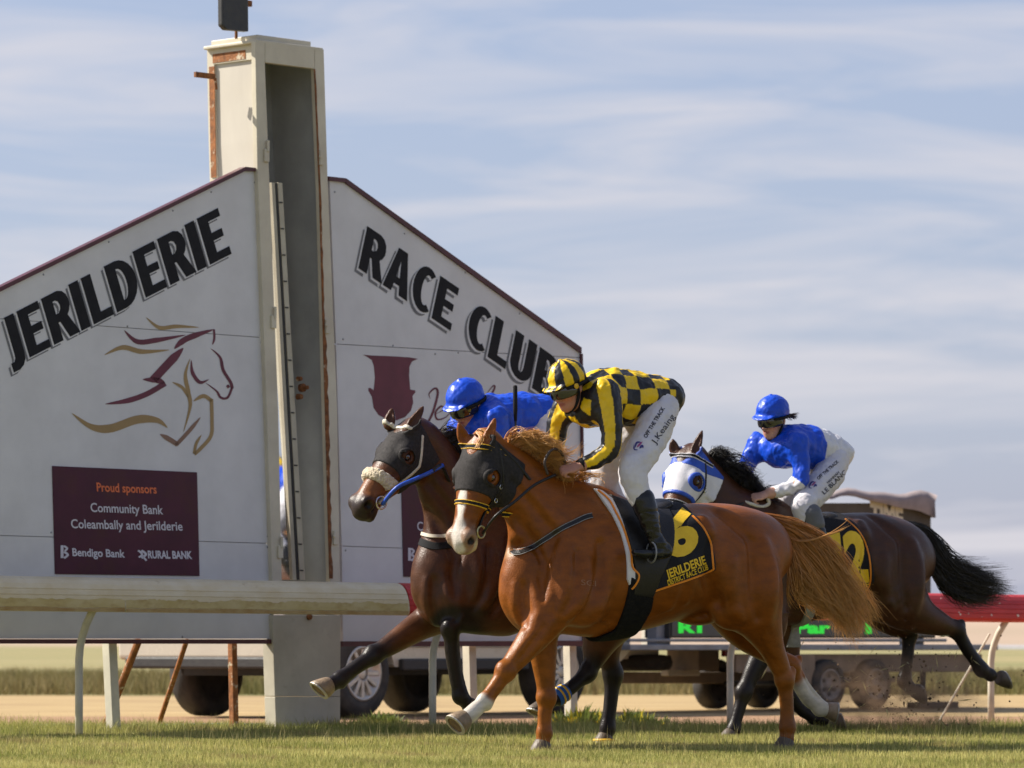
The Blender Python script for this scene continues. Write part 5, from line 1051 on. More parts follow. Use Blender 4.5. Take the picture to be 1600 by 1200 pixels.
tail(H1, [[(1194, 804, 0), (1222, 810, -.02), (1260, 826, -.03), (1298, 856, -.03), (1328, 900, -.02), (1348, 945, 0), (1366, 970, 0)], [(1196, 808, .02), (1230, 822, -.02), (1268, 848, -.03), (1300, 890, -.03), (1326, 935, -.02), (1348, 975, 0), (1358, 990, 0)], [(1198, 814, 0), (1230, 832, -.03), (1262, 868, -.04), (1290, 908, -.04), (1312, 950, -.03), (1324, 985, -.02), (1330, 1010, 0)],
    [(1200, 820, 0), (1228, 842, -.03), (1252, 880, -.05), (1274, 915, -.05), (1294, 942, -.04), (1312, 962, -.02), (1322, 975, 0)], [(1202, 826, 0), (1224, 850, -.03), (1240, 890, -.05), (1250, 915, -.05), (1268, 932, -.04), (1290, 946, -.03), (1300, 950, 0)]], 1900, M['hair'], H1C, 7, .0020, .026, .06)
tail(H1, [[(1204, 830, 0), (1226, 860, -.03), (1236, 895, -.05), (1240, 915, -.05), (1250, 932, -.05), (1266, 944, -.04), (1282, 946, -.02)], [(1204, 828, 0), (1222, 855, -.03), (1234, 885, -.05), (1234, 905, -.05), (1240, 920, -.05), (1254, 938, -.04), (1268, 942, -.02)]], 110, M['hair'], H1C, 8, .0026, .012, .03, 'tail_wisps')
tail(H1, [[(1205, 822, 0), (1250, 842, -.1), (1285, 838, -.12), (1312, 826, -.14), (1337, 811, -.15)], [(1205, 826, 0), (1245, 846, -.1), (1275, 843, -.12), (1300, 836, -.14), (1322, 824, -.15)]], 16, M['hair'], H1C, 9, .0022, .008, .008, 'tail_wisps')
# ---- dark bay at the post
head_shell(H2, 'hood', -.10, .46, .007, hood_region(-.03, .30, .046), M['mesh'])
head_shell(H2, 'eye_cup', .08, .30, .012, lambda x, y, z: np.maximum(np.abs(eye_d(x, y, z)-.049)-.005, -(np.abs(y)-.03)), M['mesh'])
band(H2, 'browband', .05, .012, .15, M['creamstrap'], None, -.12); cheek_line(H2, 'cheek_strap', [(.03, -.05), (.18, -.135), (.33, -.13), (.49, -.115)], .008, .013, M['creamstrap'])
def fleece_fn(x, y, z): return np.maximum(np.abs(x-.385-.10*z)-.036, -.105-z)
o_, V_, F_ = head_shell(H2, 'sheepskin_noseband', .24, .53, .030, fleece_fn, M['fleece'], None, 2, .03)
if o_:
    for v_ in o_.data.vertices: nn_ = noise.noise(v_.co*70)*.006+noise.noise(v_.co*140)*.003; v_.co += v_.normal*nn_
b2 = bit(H2, M['chrome'], .036)
b = MB(); c = head_pt(H2, .15, -.128, -.055); b.box(c, H2.fw[0][0]*.035, H2.fw[0][1]*.012, H2.fw[0][2]*.045); bevel(b.build('blinker_cup', M['blackcloth'], H2.root), .01)
strap_px('neck_strap', H2.cast, [(650, 828), (660, 834), (675, 838), (692, 838), (715, 832), (745, 818)], .022, .005, M['creamstrap'], H2.root, .005); strap_px('breastplate', H2.cast, [(648, 840), (660, 848), (676, 853), (692, 853), (715, 848), (745, 836)], .045, .004, M['blackcloth'], H2.root, .003)
mane(H2, 1100, [(-10, 10, -.06), (10, 14, -.07), (24, 12, -.06), (34, 8, -.05), (40, 0, -.03), (40, -8, 0)], M['hair'], (np.array([.010, .008, .008]), np.array([.03, .02, .016])), 15, .0022, k0=.2, jit=.016, curl=.03)
num2 = xz(H2, [(945, 790), (985, 780), (1010, 810), (1020, 860), (985, 885), (945, 900), (930, 860)]); drape(H2, 'saddlecloth', num2, .013, M['clothblack']); saddle(H2, [(815, 765), (840, 780), (872, 788), (900, 782)])
for leg_, tt in (('leg_hind_near', .86),):
    q = catmull(H2.chains[leg_], 8); i = int(tt*(len(q)-1)); i0 = i-5; pts = [H2.pl.to_world(q[j, :3]) for j in range(i0, i+3)]; b = MB(); b.tube(pts, [q[j, 4]+.007 for j in range(i0, i+3)], 16); bo = b.build('bandage', M['bandage'], H2.root, True)
    for j0, j1 in ((i0+1, i0+2), (i0+4, i0+5)): b = MB(); b.tube([pts[j0-i0], pts[j1-i0]], q[j0, 4]+.011, 16); b.build('stripe', M['yellow'], bo, True)
b = MB(); c = H2.pl.pt(944, 1157, .14); b.torus(c, (0, 0, 1), .058, .012, 18, 8); b.build('bell_boot', M['yellow'], H2.root, True)
# ---- dark bay at the rear
head_shell(H3, 'hood', -.10, .46, .007, hood_region(-.03, .31, .047), M['whitecloth'])
head_shell(H3, 'hood_crown', -.10, .30, .009, lambda x, y, z: np.maximum(hood_region(-.03, .31, .047)(x, y, z), x-.115+.3*np.clip(-z-.06, 0, .3)*1.0), M['bluecloth'])
head_shell(H3, 'hood_trim', .10, .46, .010, lambda x, y, z: np.maximum(np.abs(x-(.31+.30*np.clip(-z-.07, 0, .2)))-.012, -10-z), M['bluecloth'])
head_shell(H3, 'eye_cup', .08, .32, .013, lambda x, y, z: np.maximum(np.abs(eye_d(x, y, z)-.056)-.008, -(np.abs(y)-.03)), M['bluecloth'])
band(H3, 'browband', .045, .013, .15, M['blackcloth'], M['whitecloth'], -.12, .011); band(H3, 'noseband', .375, .014, .12, M['blackcloth'], M['whitecloth'], None)
cheek_line(H3, 'cheek_strap', [(.03, -.05), (.20, -.125), (.35, -.125), (.49, -.11)], .007, .013, M['leather'])
for q in ((.06, .094, -.085), (.16, .104, -.118), (.20, .104, -.135)): b = MB(); b.torus(head_pt(H3, *q), H3.fw[0][1], .014, .004, 14, 6); b.build('buckle', M['chrome'], H3.root, True)
bit(H3, M['chrome'])
mane(H3, 1700, [(14, -2, -.02), (18, -4, -.02), (24, -5, -.03), (32, -5, -.03), (44, 2, -.04), (44, 8, -.05), (40, 6, -.04), (30, -2, -.02)], M['hair'], (np.array([.008, .007, .007]), np.array([.022, .016, .013])), 25, .0024, (.35, 1.15), k0=.12, jit=.018, curl=.045)
num3 = xz(H3, [(1262, 808), (1300, 800), (1322, 810), (1341, 827), (1354, 848), (1361, 875), (1362, 910), (1351, 931), (1338, 932), (1295, 930), (1262, 925), (1258, 860)]); num3[0, 1] += .1; num3[1, 1] += .1
o_, V_, F_ = drape(H3, 'saddlecloth', num3, .013, M['clothblack'])
if o_:
    cc = Caster(V_, F_); strap_px('cloth_binding', cc, [(1321, 811), (1340, 828), (1352, 848), (1359, 875), (1360, 909), (1350, 929)], .011, .003, M['orange'], o_, .001, 10); strap_px('cloth_binding', cc, [(1350, 929), (1336, 929.5), (1300, 928), (1268, 923)], .011, .003, M['orange'], o_, .001, 10)
    cloth_print(cc, o_, 'number', '1', (1292, 907), (1319, 906), (-7, -74), M['numyellow'], .045); cloth_print(cc, o_, 'number', '2', (1322, 905), (1358, 904), (-7, -74), M['numyellow'], .05); cloth_print(cc, o_, 'cloth_text', 'JERILDERIE', (1297, 919), (1358, 917), (-1, -8.5), M['numyellow'], .03, split=4); cloth_print(cc, o_, 'cloth_text', 'DISTRICT RACE CLUB', (1297, 927.5), (1357, 926), (-1, -6), M['numyellow'], .02, split=4)
gi3 = xz(H3, [(1276, 925), (1256, 985), (1250, 1000), (1230, 1000), (1236, 985), (1256, 925)]); gi3[2:4, 1] -= .05; drape(H3, 'girth', gi3, .012, M['greystrap']); saddle(H3, [(1215, 800), (1236, 806), (1262, 812), (1290, 806)])
tail(H3, [[(1418, 818, 0), (1440, 824, 0), (1460, 846, -.02), (1476, 872, -.03), (1500, 888, -.03), (1535, 897, -.02), (1562, 904, 0)], [(1420, 822, 0), (1446, 836, 0), (1464, 866, -.03), (1484, 892, -.04), (1515, 903, -.04), (1552, 912, -.02), (1584, 920, 0)], [(1422, 828, 0), (1446, 848, 0), (1464, 885, -.03), (1482, 908, -.04), (1510, 920, -.04), (1545, 928, -.02), (1575, 928, 0)], [(1424, 834, 0), (1446, 860, 0), (1462, 898, -.03), (1478, 918, -.04), (1500, 930, -.04), (1530, 937, -.02), (1560, 938, 0)]], 2600, M['hair'], (np.array([.006, .005, .005]), np.array([.03, .02, .015])), 27, .0025, .020, .045)
tail(H3, [[(1426, 822, 0), (1452, 828, 0), (1470, 842, 0), (1480, 858, 0), (1496, 858, 0)], [(1426, 822, 0), (1450, 832, 0), (1468, 850, 0), (1478, 870, 0), (1490, 884, 0)]], 40, M['hair'], (np.array([.02, .016, .013]), np.array([.06, .045, .035])), 28, .0024, .02, .03, 'tail_wisps')
# ------------------------------------------------------------------ riders
M['skin'] = pmat('skin', (1, 1, 1), scale=40, rough=.5, attr=True, vcol=.12, spec=.35, bump=.05, bscale=120)
M['silk'] = pmat('silk', (1, 1, 1), scale=22, rough=.40, attr=True, vcol=.14, spec=.38, bump=.20, bscale=30)
M['breeches'] = pmat('white_breeches', (.62, .60, .62), (.54, .52, .55), scale=9, rough=.6, bump=.22, bscale=34, spec=.3)
M['boot'] = pmat('black_riding_boot', (.007, .007, .008), (.012, .012, .013), scale=20, rough=.22, bump=.2, bscale=45, spec=.4)
M['bootgrey'] = pmat('boot_top_grey', (.10, .10, .105), (.08, .08, .085), scale=20, rough=.5, bump=.2)
M['lens'] = pmat('goggle_lens', (.008, .008, .01), (.012, .011, .012), scale=10, rough=.08, spec=.7, coat=.6)
M['print'] = pmat('dark_print', (.02, .02, .035), (.03, .03, .045), scale=20, rough=.6)
M['printblue'] = pmat('navy_print', (.03, .03, .16), (.04, .035, .2), scale=20, rough=.6)
M['printpink'] = pmat('pink_print', (.35, .06, .16), (.3, .05, .2), scale=20, rough=.6)
YEL = np.array([.80, .52, .006]); BLK = np.array([.012, .012, .015]); BLU = np.array([.003, .062, .56]); WHT = np.array([.68, .67, .70])
def face_frame(pl, px, py, t, yaw, pitch, roll=0):
    y = math.radians(yaw); p = math.radians(pitch); fh = np.array([-math.sin(y), -math.cos(y), 0]); l = np.array([math.cos(y), -math.sin(y), 0]); up = np.array([0, 0, 1.])
    f = fh*math.cos(p)-up*math.sin(p); u = np.cross(f, l); r = math.radians(roll); l, u = l*math.cos(r)+u*math.sin(r), u*math.cos(r)-l*math.sin(r)
    return np.array([f, l, u]), pl.pt(px, py, t)
def add_face(S, fr):
    S.ell((-.012, 0, .035), (.102, .078, .088), .02, None, fr); S.ell((.030, 0, -.030), (.062, .062, .090), .03, None, fr)
    S.ell((.066, 0, -.098), (.022, .026, .020), .03, None, fr); S.ell((.035, 0, -.085), (.048, .045, .034), .03, None, fr)
    S.ell((.080, 0, .020), (.018, .055, .014), .02, None, fr)
    S.chain([(.090, 0, .008, .009, .009), (.106, 0, -.020, .011, .011), (.112, 0, -.034, .014, .013)], .012, fr)
    for sy in (-1, 1):
        S.ell((.064, .040*sy, -.028), (.026, .024, .022), .025, None, fr); S.ell((.100, .012*sy, -.038), (.010, .008, .008), .008, None, fr)
        S.ell((.083, .032*sy, .002), (.012, .016, .010), .012, None, fr, 'sub'); S.ell((.074, .032*sy, .001), (.013, .013, .013), .004, None, fr)
        S.ell((-.008, .078*sy, -.008), (.020, .010, .032), .010, None, fr); S.ell((-.002, .086*sy, -.006), (.011, .006, .018), .005, None, fr, 'sub')
    S.ell((.090, 0, -.062), (.012, .024, .0065), .008, None, fr); S.ell((.088, 0, -.074), (.012, .020, .007), .008, None, fr); S.ell((.100, 0, -.068), (.014, .024, .0022), .004, None, fr, 'sub')
def add_hand(S, fr, sgn=1):
    S.chain([(-.03, 0, 0, .024, .020), (.01, 0, 0, .030, .018), (.045, 0, 0, .039, .017), (.072, 0, -.002, .038, .015)], .012, fr)
    for i, (y, L) in enumerate(((-.029, .82), (-.010, 1.0), (.010, 1.06), (.029, .94))):
        S.chain([(.066, y, .002, .0098, .0098), (.066+.036*L, y, .004, .0095, .0095), (.066+.044*L, y, -.020*L, .0088, .0088), (.062+.020*L, y*.95, -.034*L, .0078, .0078)], .004, fr)
    S.chain([(.005, .030*sgn, -.008, .014, .014), (.034, .043*sgn, -.022, .0125, .0125), (.062, .036*sgn, -.036, .0105, .0105), (.080, .022*sgn, -.040, .0085, .0085)], .010, fr)
def vec_frame(pl, o, x, z):
    x = np.asarray(x, float); x /= np.linalg.norm(x); z = np.asarray(z, float); z = z-x*(x @ z); z /= np.linalg.norm(z); return (np.array([x, np.cross(z, x), z]), np.asarray(o, float))
def chain_bounds(chs, pad=.22): p = np.array([c[:3] for v in chs for c in v]); return p.min(0)-pad, p.max(0)+pad
def wrinkle(V, F, amp, f, seed, dirs=(1, 1, 1)):
    n = np.zeros_like(V); a = np.cross(V[F[:, 2]]-V[F[:, 0]], V[F[:, 3]]-V[F[:, 1]])
    for j in range(4): np.add.at(n, F[:, j], a)
    n /= np.linalg.norm(n, axis=1)[:, None]+1e-12; o = Vector((seed*3.1, seed*1.7, seed)); D = np.array(dirs)
    d = np.array([noise.noise(Vector(v*D*f)+o)+.5*noise.noise(Vector(v*D*f*2.3)+o)-.35*abs(noise.noise(Vector(v*D*f*1.6)-o)) for v in V]); return V+n*(amp*d)[:, None]
def build_rider(pl, sp_, label):
    J = Horse(); J.pl = pl; Lc = pl.loc; root = thing('person', label, 'jockey', pl.to_world(Lc(*sp_['base'], 0)), pl.rot); J.root = root
    cv = lambda ch, g=0.0: [tuple(Lc(x, y, t))+(a+g, b+g) for x, y, t, a, b in ch]
    tor, an, af, ln, lf, bn, bf = [sp_[k] for k in ('torso', 'arm_near', 'arm_far', 'leg_near', 'leg_far', 'boot_near', 'boot_far')]
    Rf, Of = face_frame(pl, *sp_['face']); fr = (Rf @ pl.R.T, pl.to_loc(Of)); J.fr = fr; J.fw = (Rf, Of)
    allc = [cv(c) for c in (tor, an, af, ln, lf, bn, bf)]; lo, hi = chain_bounds(allc+[[tuple(fr[1])]]); S = SDF(lo, hi, .0065)
    S.chain(cv(tor, -.028), .04); S.chain([tuple(x)+(.05, .052) for x in (pl.loc(*sp_['neck'], 0), fr[1]+np.array([-.02, 0, -.09]) @ fr[0], fr[1]+np.array([-.02, 0, -.02]) @ fr[0])], .02)
    for c in (an, af): S.chain(cv(c[:-1], -.012)+cv(c[-1:]), .03)
    for c in (ln, lf): S.chain(cv(c, -.012), .03)
    for c in (bn, bf): S.chain(cv(c, -.009), .02)
    add_face(S, fr)
    for (wx, wy, t), (hx, hy, t2), zz in sp_['hands']:
        w = pl.loc(wx, wy, t); h_ = pl.loc(hx, hy, t2); add_hand(S, vec_frame(pl, w+(h_-w)*.12, h_-w, zz), -1 if t < 0 else 1)
    V, F = S.net(relax=1); sk = np.array(sp_.get('skin', (.50, .26, .17))); C = np.tile(sk, (len(V), 1)); h = (V-fr[1]) @ fr[0].T; hd = np.linalg.norm(h, axis=1) < .16
    C = mixc(C, (.36, .12, .10), hd*sstep(.032, .018, np.linalg.norm((h-[.092, 0, -.068])*[1, .9, 2.2], axis=1))); C = mixc(C, np.array(sp_.get('hair', (.06, .035, .02))), hd*sstep(.0, .02, -h[:, 0]-.035)*sstep(-.06, -.045, h[:, 2])); C = mixc(C, (.02, .016, .014), hd*sstep(.018, .010, np.minimum(np.linalg.norm(h-[.088, .032, .001], axis=1), np.linalg.norm(h-[.088, -.032, .001], axis=1))))
    C = mixc(C, sk*[1.12, .78, .74], hd*sstep(.05, .02, np.minimum(np.linalg.norm(h-[.07, .04, -.03], axis=1), np.linalg.norm(h-[.07, -.04, -.03], axis=1)))*.5)
    mesh('body', pl.to_world(V), F, M['skin'], root, True, cols=C)
    # shirt
    T = cv(tor); A1 = cv(an); A2 = cv(af); lo, hi = chain_bounds([T, A1, A2]); S = SDF(lo, hi, .0065); S.chain(T, .03, nsub=6); S.chain(A1[:-1]+[A1[-1][:3]+(.036, .034)], .05, nsub=6); S.chain(A2[:-1]+[A2[-1][:3]+(.036, .034)], .05, nsub=6)
    for px, py, t, rx, ry, rz in sp_['chest']: S.ell(Lc(px, py, t), (rx, ry, rz), .10)
    V, F = S.net(relax=1); V0 = V; V = wrinkle(wrinkle(V, F, .012, 8, sp_['seed'], (1.6, 1, .8)), F, .006, 17, sp_['seed']+2, (1, 1.3, 1.0)); C = sp_['silks'](J, V0, T, A1, A2); J.shirt = mesh('shirt', pl.to_world(V), F, M['silk'], root, True, cols=C)
    # breeches
    L1 = cv(ln, .004); L2_ = cv(lf, .004); pv = cv(tor[:2], -.03); lo, hi = chain_bounds([L1, L2_, pv]); S = SDF(lo, hi, .0065); S.chain(L1, .05, nsub=6); S.chain(L2_, .05, nsub=6); S.chain(pv, .06)
    V, F = S.net(relax=1); V = wrinkle(wrinkle(V, F, .009, 9, sp_['seed']+5), F, .004, 22, sp_['seed']); Vw = pl.to_world(V); J.breeches = mesh('breeches', Vw, F, M['breeches'], root, True); J.bcast = Caster(Vw, F)
    for nm, c in (('near', bn), ('far', bf)):
        Bc = cv(c); lo, hi = chain_bounds([Bc], .12); S = SDF(lo, hi, .006); k = sp_.get('shaft', 3); S.chain(Bc[:k+1], .01, nsub=6); S.chain(Bc[k:], .02, nsub=5)
        V, F = S.net(relax=1); V = wrinkle(V, F, .006, 17, 3, (.5, 1, 1.6)); b_ = mesh('boot', pl.to_world(V), F, M['boot'], root, True)
        S = SDF(lo, hi, .006); c5 = [list(x) for x in Bc[:2]]; p0 = np.array(Bc[0][:3]); p1 = np.array(Bc[1][:3]); d = p1-p0; S.chain([tuple(p0-d*.08)+(Bc[0][3]+.004, Bc[0][4]+.004), tuple(p0+d*.42)+(Bc[0][3]+.002, Bc[0][4]+.002)], .01)
        V, F = S.net(relax=1); mesh('boot_cuff', pl.to_world(V), F, M[sp_.get('cuff', 'boot')], b_, True)
        toe = np.array(Bc[-2][:3]); b = MB(); b.torus(pl.to_world(toe+[0, 0, .01]), pl.u, .050, .005, 20, 8, 1.15); b.build('stirrup', M['steelgrey'], root, True)
    # helmet with silk cap
    q = SDF(np.array([-.18, -.16, -.09]), np.array([.21, .16, .20]), .006); q.ell((-.008, 0, .056), (.126, .104, .108), .01); X, Y, Z = q.coords(); q.D = smax(q.D, np.broadcast_to((.020-.10*np.clip(-X, 0, .2))-Z, q.D.shape), .012).astype(np.float32)
    q.ell((.098, 0, .042), (.064, .088, .010), .018, np.array([[.97, 0, -.24], [0, 1, 0], [.24, 0, .97]])); q.ell((-.005, 0, .162), (.014, .014, .011), .008)
    V, F = q.net(relax=1); C = sp_['cap'](V); V2 = wrinkle(V, F, .0035, 24, 2); cap = mesh('helmet', V2 @ Rf+Of, F, M['silk'], root, True, cols=C)
    def hp(x, y, z): return np.array([x, y, z]) @ Rf+Of
    q = SDF(np.array([-.15, -.13, -.08]), np.array([.15, .13, .08]), .005); q.ell((.008, 0, -.006), (.117, .093, .10), .01); X, Y, Z = q.coords()
    q.D = smax(q.D, np.broadcast_to(np.maximum(np.abs(Z+.004)-(.034-.012*np.clip(.05-X, 0, .1)*10), .012-X), q.D.shape), .008).astype(np.float32); V, F = q.net(relax=1); gg = mesh('goggles', V @ Rf+Of, F, M['lens'], root, True)
    q = SDF(np.array([-.17, -.14, -.06]), np.array([.16, .14, .08]), .005); q.ell((-.008, 0, .02), (.130, .106, .12), .01); X, Y, Z = q.coords(); q.D = smax(q.D, np.broadcast_to(np.maximum(np.abs(Z-.012-.05*X)-.010, X-.085), q.D.shape), .004).astype(np.float32); V, F = q.net(relax=1); mesh('strap', V @ Rf+Of, F, M['blackcloth'], gg, True)
    if sp_.get('sticker'): b = MB(); b.lathe(hp(.035, .098, .012), Rf[1], [(0, .016), (.006, .016), (.007, .012)], 16); b.build('goggle_badge', M['yellow'], gg, True)
    for sy in (-1, 1): cord('chin_strap', [hp(.012, .086*sy, .01), hp(.016, .078*sy, -.045), hp(.040, .050*sy, -.100), hp(.062, .015*sy, -.124), hp(.064, 0, -.126)], .0085, M['blackcloth'], cap)
    J.hp = hp
    return J
def arm_blend(V, T, A1, A2, k=.0):
    dT, tT = near_chain(V, T); d1, t1 = near_chain(V, A1); d2, t2 = near_chain(V, A2); s = np.minimum(d1, d2)-dT*.62+.015; return s < 0, np.where(d1 < d2, t1, t2), tT, np.where(d1 < d2, 0, 1)
def ang_about(V, ch, ref=(0, 0, 1), n=6):
    q = catmull(np.array(ch)[:, :3], n); i = np.array([np.argmin(((q-v)**2).sum(1)) for v in V]); d = np.gradient(q, axis=0); d /= np.linalg.norm(d, axis=1)[:, None]; d = d[i]; r = np.asarray(ref, float)-d*(d @ np.asarray(ref, float))[:, None]; r /= np.linalg.norm(r, axis=1)[:, None]+1e-9; b = np.cross(d, r); w = V-q[i]
    return np.arctan2((w*b).sum(1), (w*r).sum(1))
def silks_check(J, V, T, A1, A2):
    arm, ta, tt, side = arm_blend(V, T, A1, A2); L = sum(np.linalg.norm(np.array(a[:3])-np.array(b[:3])) for a, b in zip(T[:-1], T[1:]))
    a = ang_about(V, T); k = (np.floor(tt*L/.088+.3)+np.floor(a/(2*math.pi)*12+.5)) % 2; C = np.where(k[:, None] > 0, YEL, BLK); C = np.where((tt < .035)[:, None] & ~arm[:, None], BLK, C)
    for i, A in enumerate((A1, A2)):
        m = arm & (side == i); aa = ang_about(V[m], A, (1, 0, 0)); s = np.floor(aa/(2*math.pi)*6+.25) % 2; C[m] = np.where(s[:, None] > 0, BLK, YEL)
    h = (V-J.fr[1]) @ J.fr[0].T; C = np.where((np.linalg.norm(h-[-.05, 0, -.11], axis=1) < .095)[:, None], BLK, C); return C
def silks_blue(J, V, T, A1, A2): return np.tile(BLU, (len(V), 1))
def silks_bluewhite(J, V, T, A1, A2):
    arm, ta, tt, side = arm_blend(V, T, A1, A2); C = np.where(arm[:, None], np.where((ta < .52)[:, None], BLU, WHT), np.where((tt > .40+.25*(V[:, 2]-T[2][2]))[:, None], BLU, WHT)); return C
def cap_stripes(V):
    a = np.arctan2(V[:, 1], V[:, 0]+.008); k = np.floor(a/(2*math.pi)*14+.5) % 2; C = np.where(k[:, None] > 0, BLK, YEL); C = np.where((V[:, 2] < .020)[:, None] & (V[:, 0] < .08)[:, None], BLK, C); br = (V[:, 0] > .1) & (V[:, 2] < .045); C[br] = np.where((np.floor(V[br, 1]/.022) % 2)[:, None] > 0, BLK, YEL); return C
def cap_blue(V): return np.where(((V[:, 2] < .022) & (V[:, 0] < .09))[:, None], np.array([.03, .032, .04]), BLU)
up = np.array([0, 0, 1.])
J1 = build_rider(PL1, dict(base=(985, 790), seed=1, face=(888, 606, -.02, 44, 22, 4), neck=(925, 612), skin=(.46, .22, .15), hair=(.12, .09, .07), sticker=True, silks=silks_check, cap=cap_stripes,
    torso=[(1034, 622, 0, .155, .122), (1010, 620, 0, .162, .135), (975, 622, 0, .175, .162), (947, 620, 0, .175, .165), (925, 618, 0, .13, .115)], chest=[(918, 642, -.02, .10, .15, .085)],
    arm_near=[(948, 612, -.17, .078, .082), (954, 650, -.20, .064, .066), (955, 696, -.225, .056, .058), (934, 716, -.20, .048, .048), (912, 726, -.17, .040, .038)],
    arm_far=[(890, 622, .17, .075, .078), (874, 655, .20, .064, .066), (866, 700, .21, .055, .055), (862, 722, .15, .046, .046), (859, 732, .10, .038, .036)],
    leg_near=[(1031, 640, -0.09, .108, .100), (1023, 668, -0.15, .104, .106), (1005, 704, -0.21, .093, .093), (990, 734, -0.265, .084, .084), (994, 760, -0.29, .072, .072), (1006, 788, -0.315, .058, .060)],
    leg_far=[(1015, 645, 0.09, .115, .115), (978, 690, 0.16, .105, .105), (946, 742, 0.23, .084, .084), (955, 775, 0.29, .070, .070), (968, 800, 0.315, .058, .060)],
    boot_near=[(1005, 783, -0.315, .064, .066), (1014, 812, -0.335, .056, .060), (1022, 836, -0.35, .042, .047), (1028, 850, -0.355, .040, .044), (1042, 862, -0.36, .034, .034), (1018, 866, -0.362, .038, .030), (992, 863, -0.365, .030, .020)],
    boot_far=[(966, 795, 0.315, .064, .066), (976, 822, 0.335, .056, .060), (985, 845, 0.35, .042, .047), (990, 858, 0.355, .040, .044), (1003, 868, 0.36, .034, .034), (978, 872, 0.362, .038, .030), (955, 870, 0.365, .030, .020)],
    hands=[((910, 727, -.17), (864, 740, -.16), (-.25, -.55, .8)), ((860, 731, .10), (852, 748, .02), (-.3, .3, .9))]), 'jockey in yellow and black checked silks and striped cap crouching on the chestnut horse')
J2 = build_rider(PL2, dict(base=(850, 780), seed=2, face=(730, 634, 0, 42, 26, 0), neck=(760, 640), skin=(.50, .27, .19), silks=silks_blue, cap=cap_blue,
    torso=[(858, 652, 0, .15, .115), (828, 650, 0, .162, .135), (792, 654, 0, .175, .150), (768, 655, 0, .165, .145), (752, 650, 0, .12, .105)], chest=[(745, 675, 0, .09, .14, .08)],
    arm_near=[(775, 655, -.17, .078, .082), (778, 695, -.20, .064, .066), (772, 735, -.225, .056, .058), (755, 745, -.17, .048, .048), (738, 752, -.12, .040, .038)],
    arm_far=[(722, 658, .17, .075, .078), (711, 690, .19, .062, .064), (704, 728, .20, .054, .055), (708, 745, .14, .046, .046), (714, 755, .09, .038, .036)],
    leg_near=[(860, 668, -0.09, .115, .105), (848, 698, -0.15, .112, .112), (828, 728, -0.21, .098, .098), (812, 756, -0.265, .084, .084), (820, 782, -0.29, .072, .072), (832, 808, -0.315, .058, .060)],
    leg_far=[(840, 672, 0.09, .115, .115), (805, 712, 0.16, .105, .105), (775, 758, 0.23, .084, .084), (785, 790, 0.29, .070, .070), (798, 815, 0.315, .058, .060)],
    boot_near=[(830, 803, -0.315, .064, .066), (840, 832, -0.335, .056, .060), (848, 858, -0.35, .042, .047), (853, 872, -0.355, .040, .044), (867, 882, -0.36, .034, .034), (843, 886, -0.362, .038, .030), (818, 884, -0.365, .030, .020)],
    boot_far=[(796, 810, 0.315, .064, .066), (806, 838, 0.335, .056, .060), (814, 862, 0.35, .042, .047), (818, 875, 0.355, .040, .044), (832, 885, 0.36, .034, .034), (808, 888, 0.362, .038, .030), (784, 886, 0.365, .030, .020)],
    hands=[((736, 752, -.12), (700, 760, -.08), (-.25, -.55, .8)), ((714, 754, .09), (700, 768, .02), (-.3, .3, .9))]), 'jockey in plain royal blue silks and cap riding the bay nearest the post')
J3 = build_rider(PL3, dict(base=(1260, 800), seed=3, face=(1208, 655, -.01, 40, 15, -3), neck=(1226, 680), skin=(.56, .31, .22), hair=(.05, .025, .015), silks=silks_bluewhite, cap=cap_blue, cuff='bootgrey',
    torso=[(1305, 711, 0, .145, .115), (1284, 702, 0, .158, .130), (1260, 698, 0, .170, .145), (1238, 696, 0, .165, .145), (1222, 692, 0, .12, .105)], chest=[(1216, 708, 0, .075, .13, .085)],
    arm_near=[(1246, 692, -.17, .076, .080), (1251, 722, -.20, .064, .066), (1250, 752, -.225, .056, .058), (1228, 764, -.17, .048, .048), (1203, 771, -.12, .040, .038)],
    arm_far=[(1184, 694, .17, .072, .076), (1170, 722, .19, .060, .062), (1161, 746, .20, .052, .052), (1166, 762, .14, .045, .045), (1172, 772, .09, .038, .036)],
    leg_near=[(1303, 724, -0.09, .104, .096), (1291, 748, -0.15, .100, .102), (1271, 772, -0.21, .088, .090), (1256, 789, -0.265, .080, .080), (1260, 803, -0.29, .070, .070), (1270, 820, -0.315, .058, .060)],
    leg_far=[(1296, 728, 0.09, .112, .112), (1262, 752, 0.16, .10, .10), (1232, 782, 0.23, .080, .080), (1240, 804, 0.29, .068, .068), (1250, 826, 0.315, .058, .060)],
    boot_near=[(1268, 806, -0.315, .068, .070), (1278, 836, -0.335, .056, .060), (1286, 858, -0.35, .042, .047), (1291, 870, -0.355, .040, .044), (1303, 879, -0.36, .034, .034), (1282, 883, -0.362, .038, .030), (1261, 881, -0.365, .030, .020)],
    boot_far=[(1249, 818, 0.315, .064, .066), (1258, 844, 0.335, .056, .060), (1266, 865, 0.35, .042, .047), (1270, 876, 0.355, .040, .044), (1282, 885, 0.36, .034, .034), (1261, 889, 0.362, .038, .030), (1240, 887, 0.365, .030, .020)],
    hands=[((1202, 771, -.12), (1168, 781, -.10), (-.25, -.55, .8)), ((1172, 772, .09), (1160, 784, .02), (-.3, .3, .9))]), 'jockey in blue and white silks and blue cap riding the rear horse')
hair('hair', [[J3.hp(-.10, .03, .0), J3.hp(-.14, .03, .0), J3.hp(-.18, .05, -.01), J3.hp(-.21, .06, -.02)], [J3.hp(-.10, -.02, -.01), J3.hp(-.14, -.01, -.01), J3.hp(-.17, .0, -.03), J3.hp(-.20, .01, -.04)]], 90, M['hair'], J3.root, .003, .008, 7, 3, (np.array([.02, .01, .008]), np.array([.06, .03, .02])), .01)
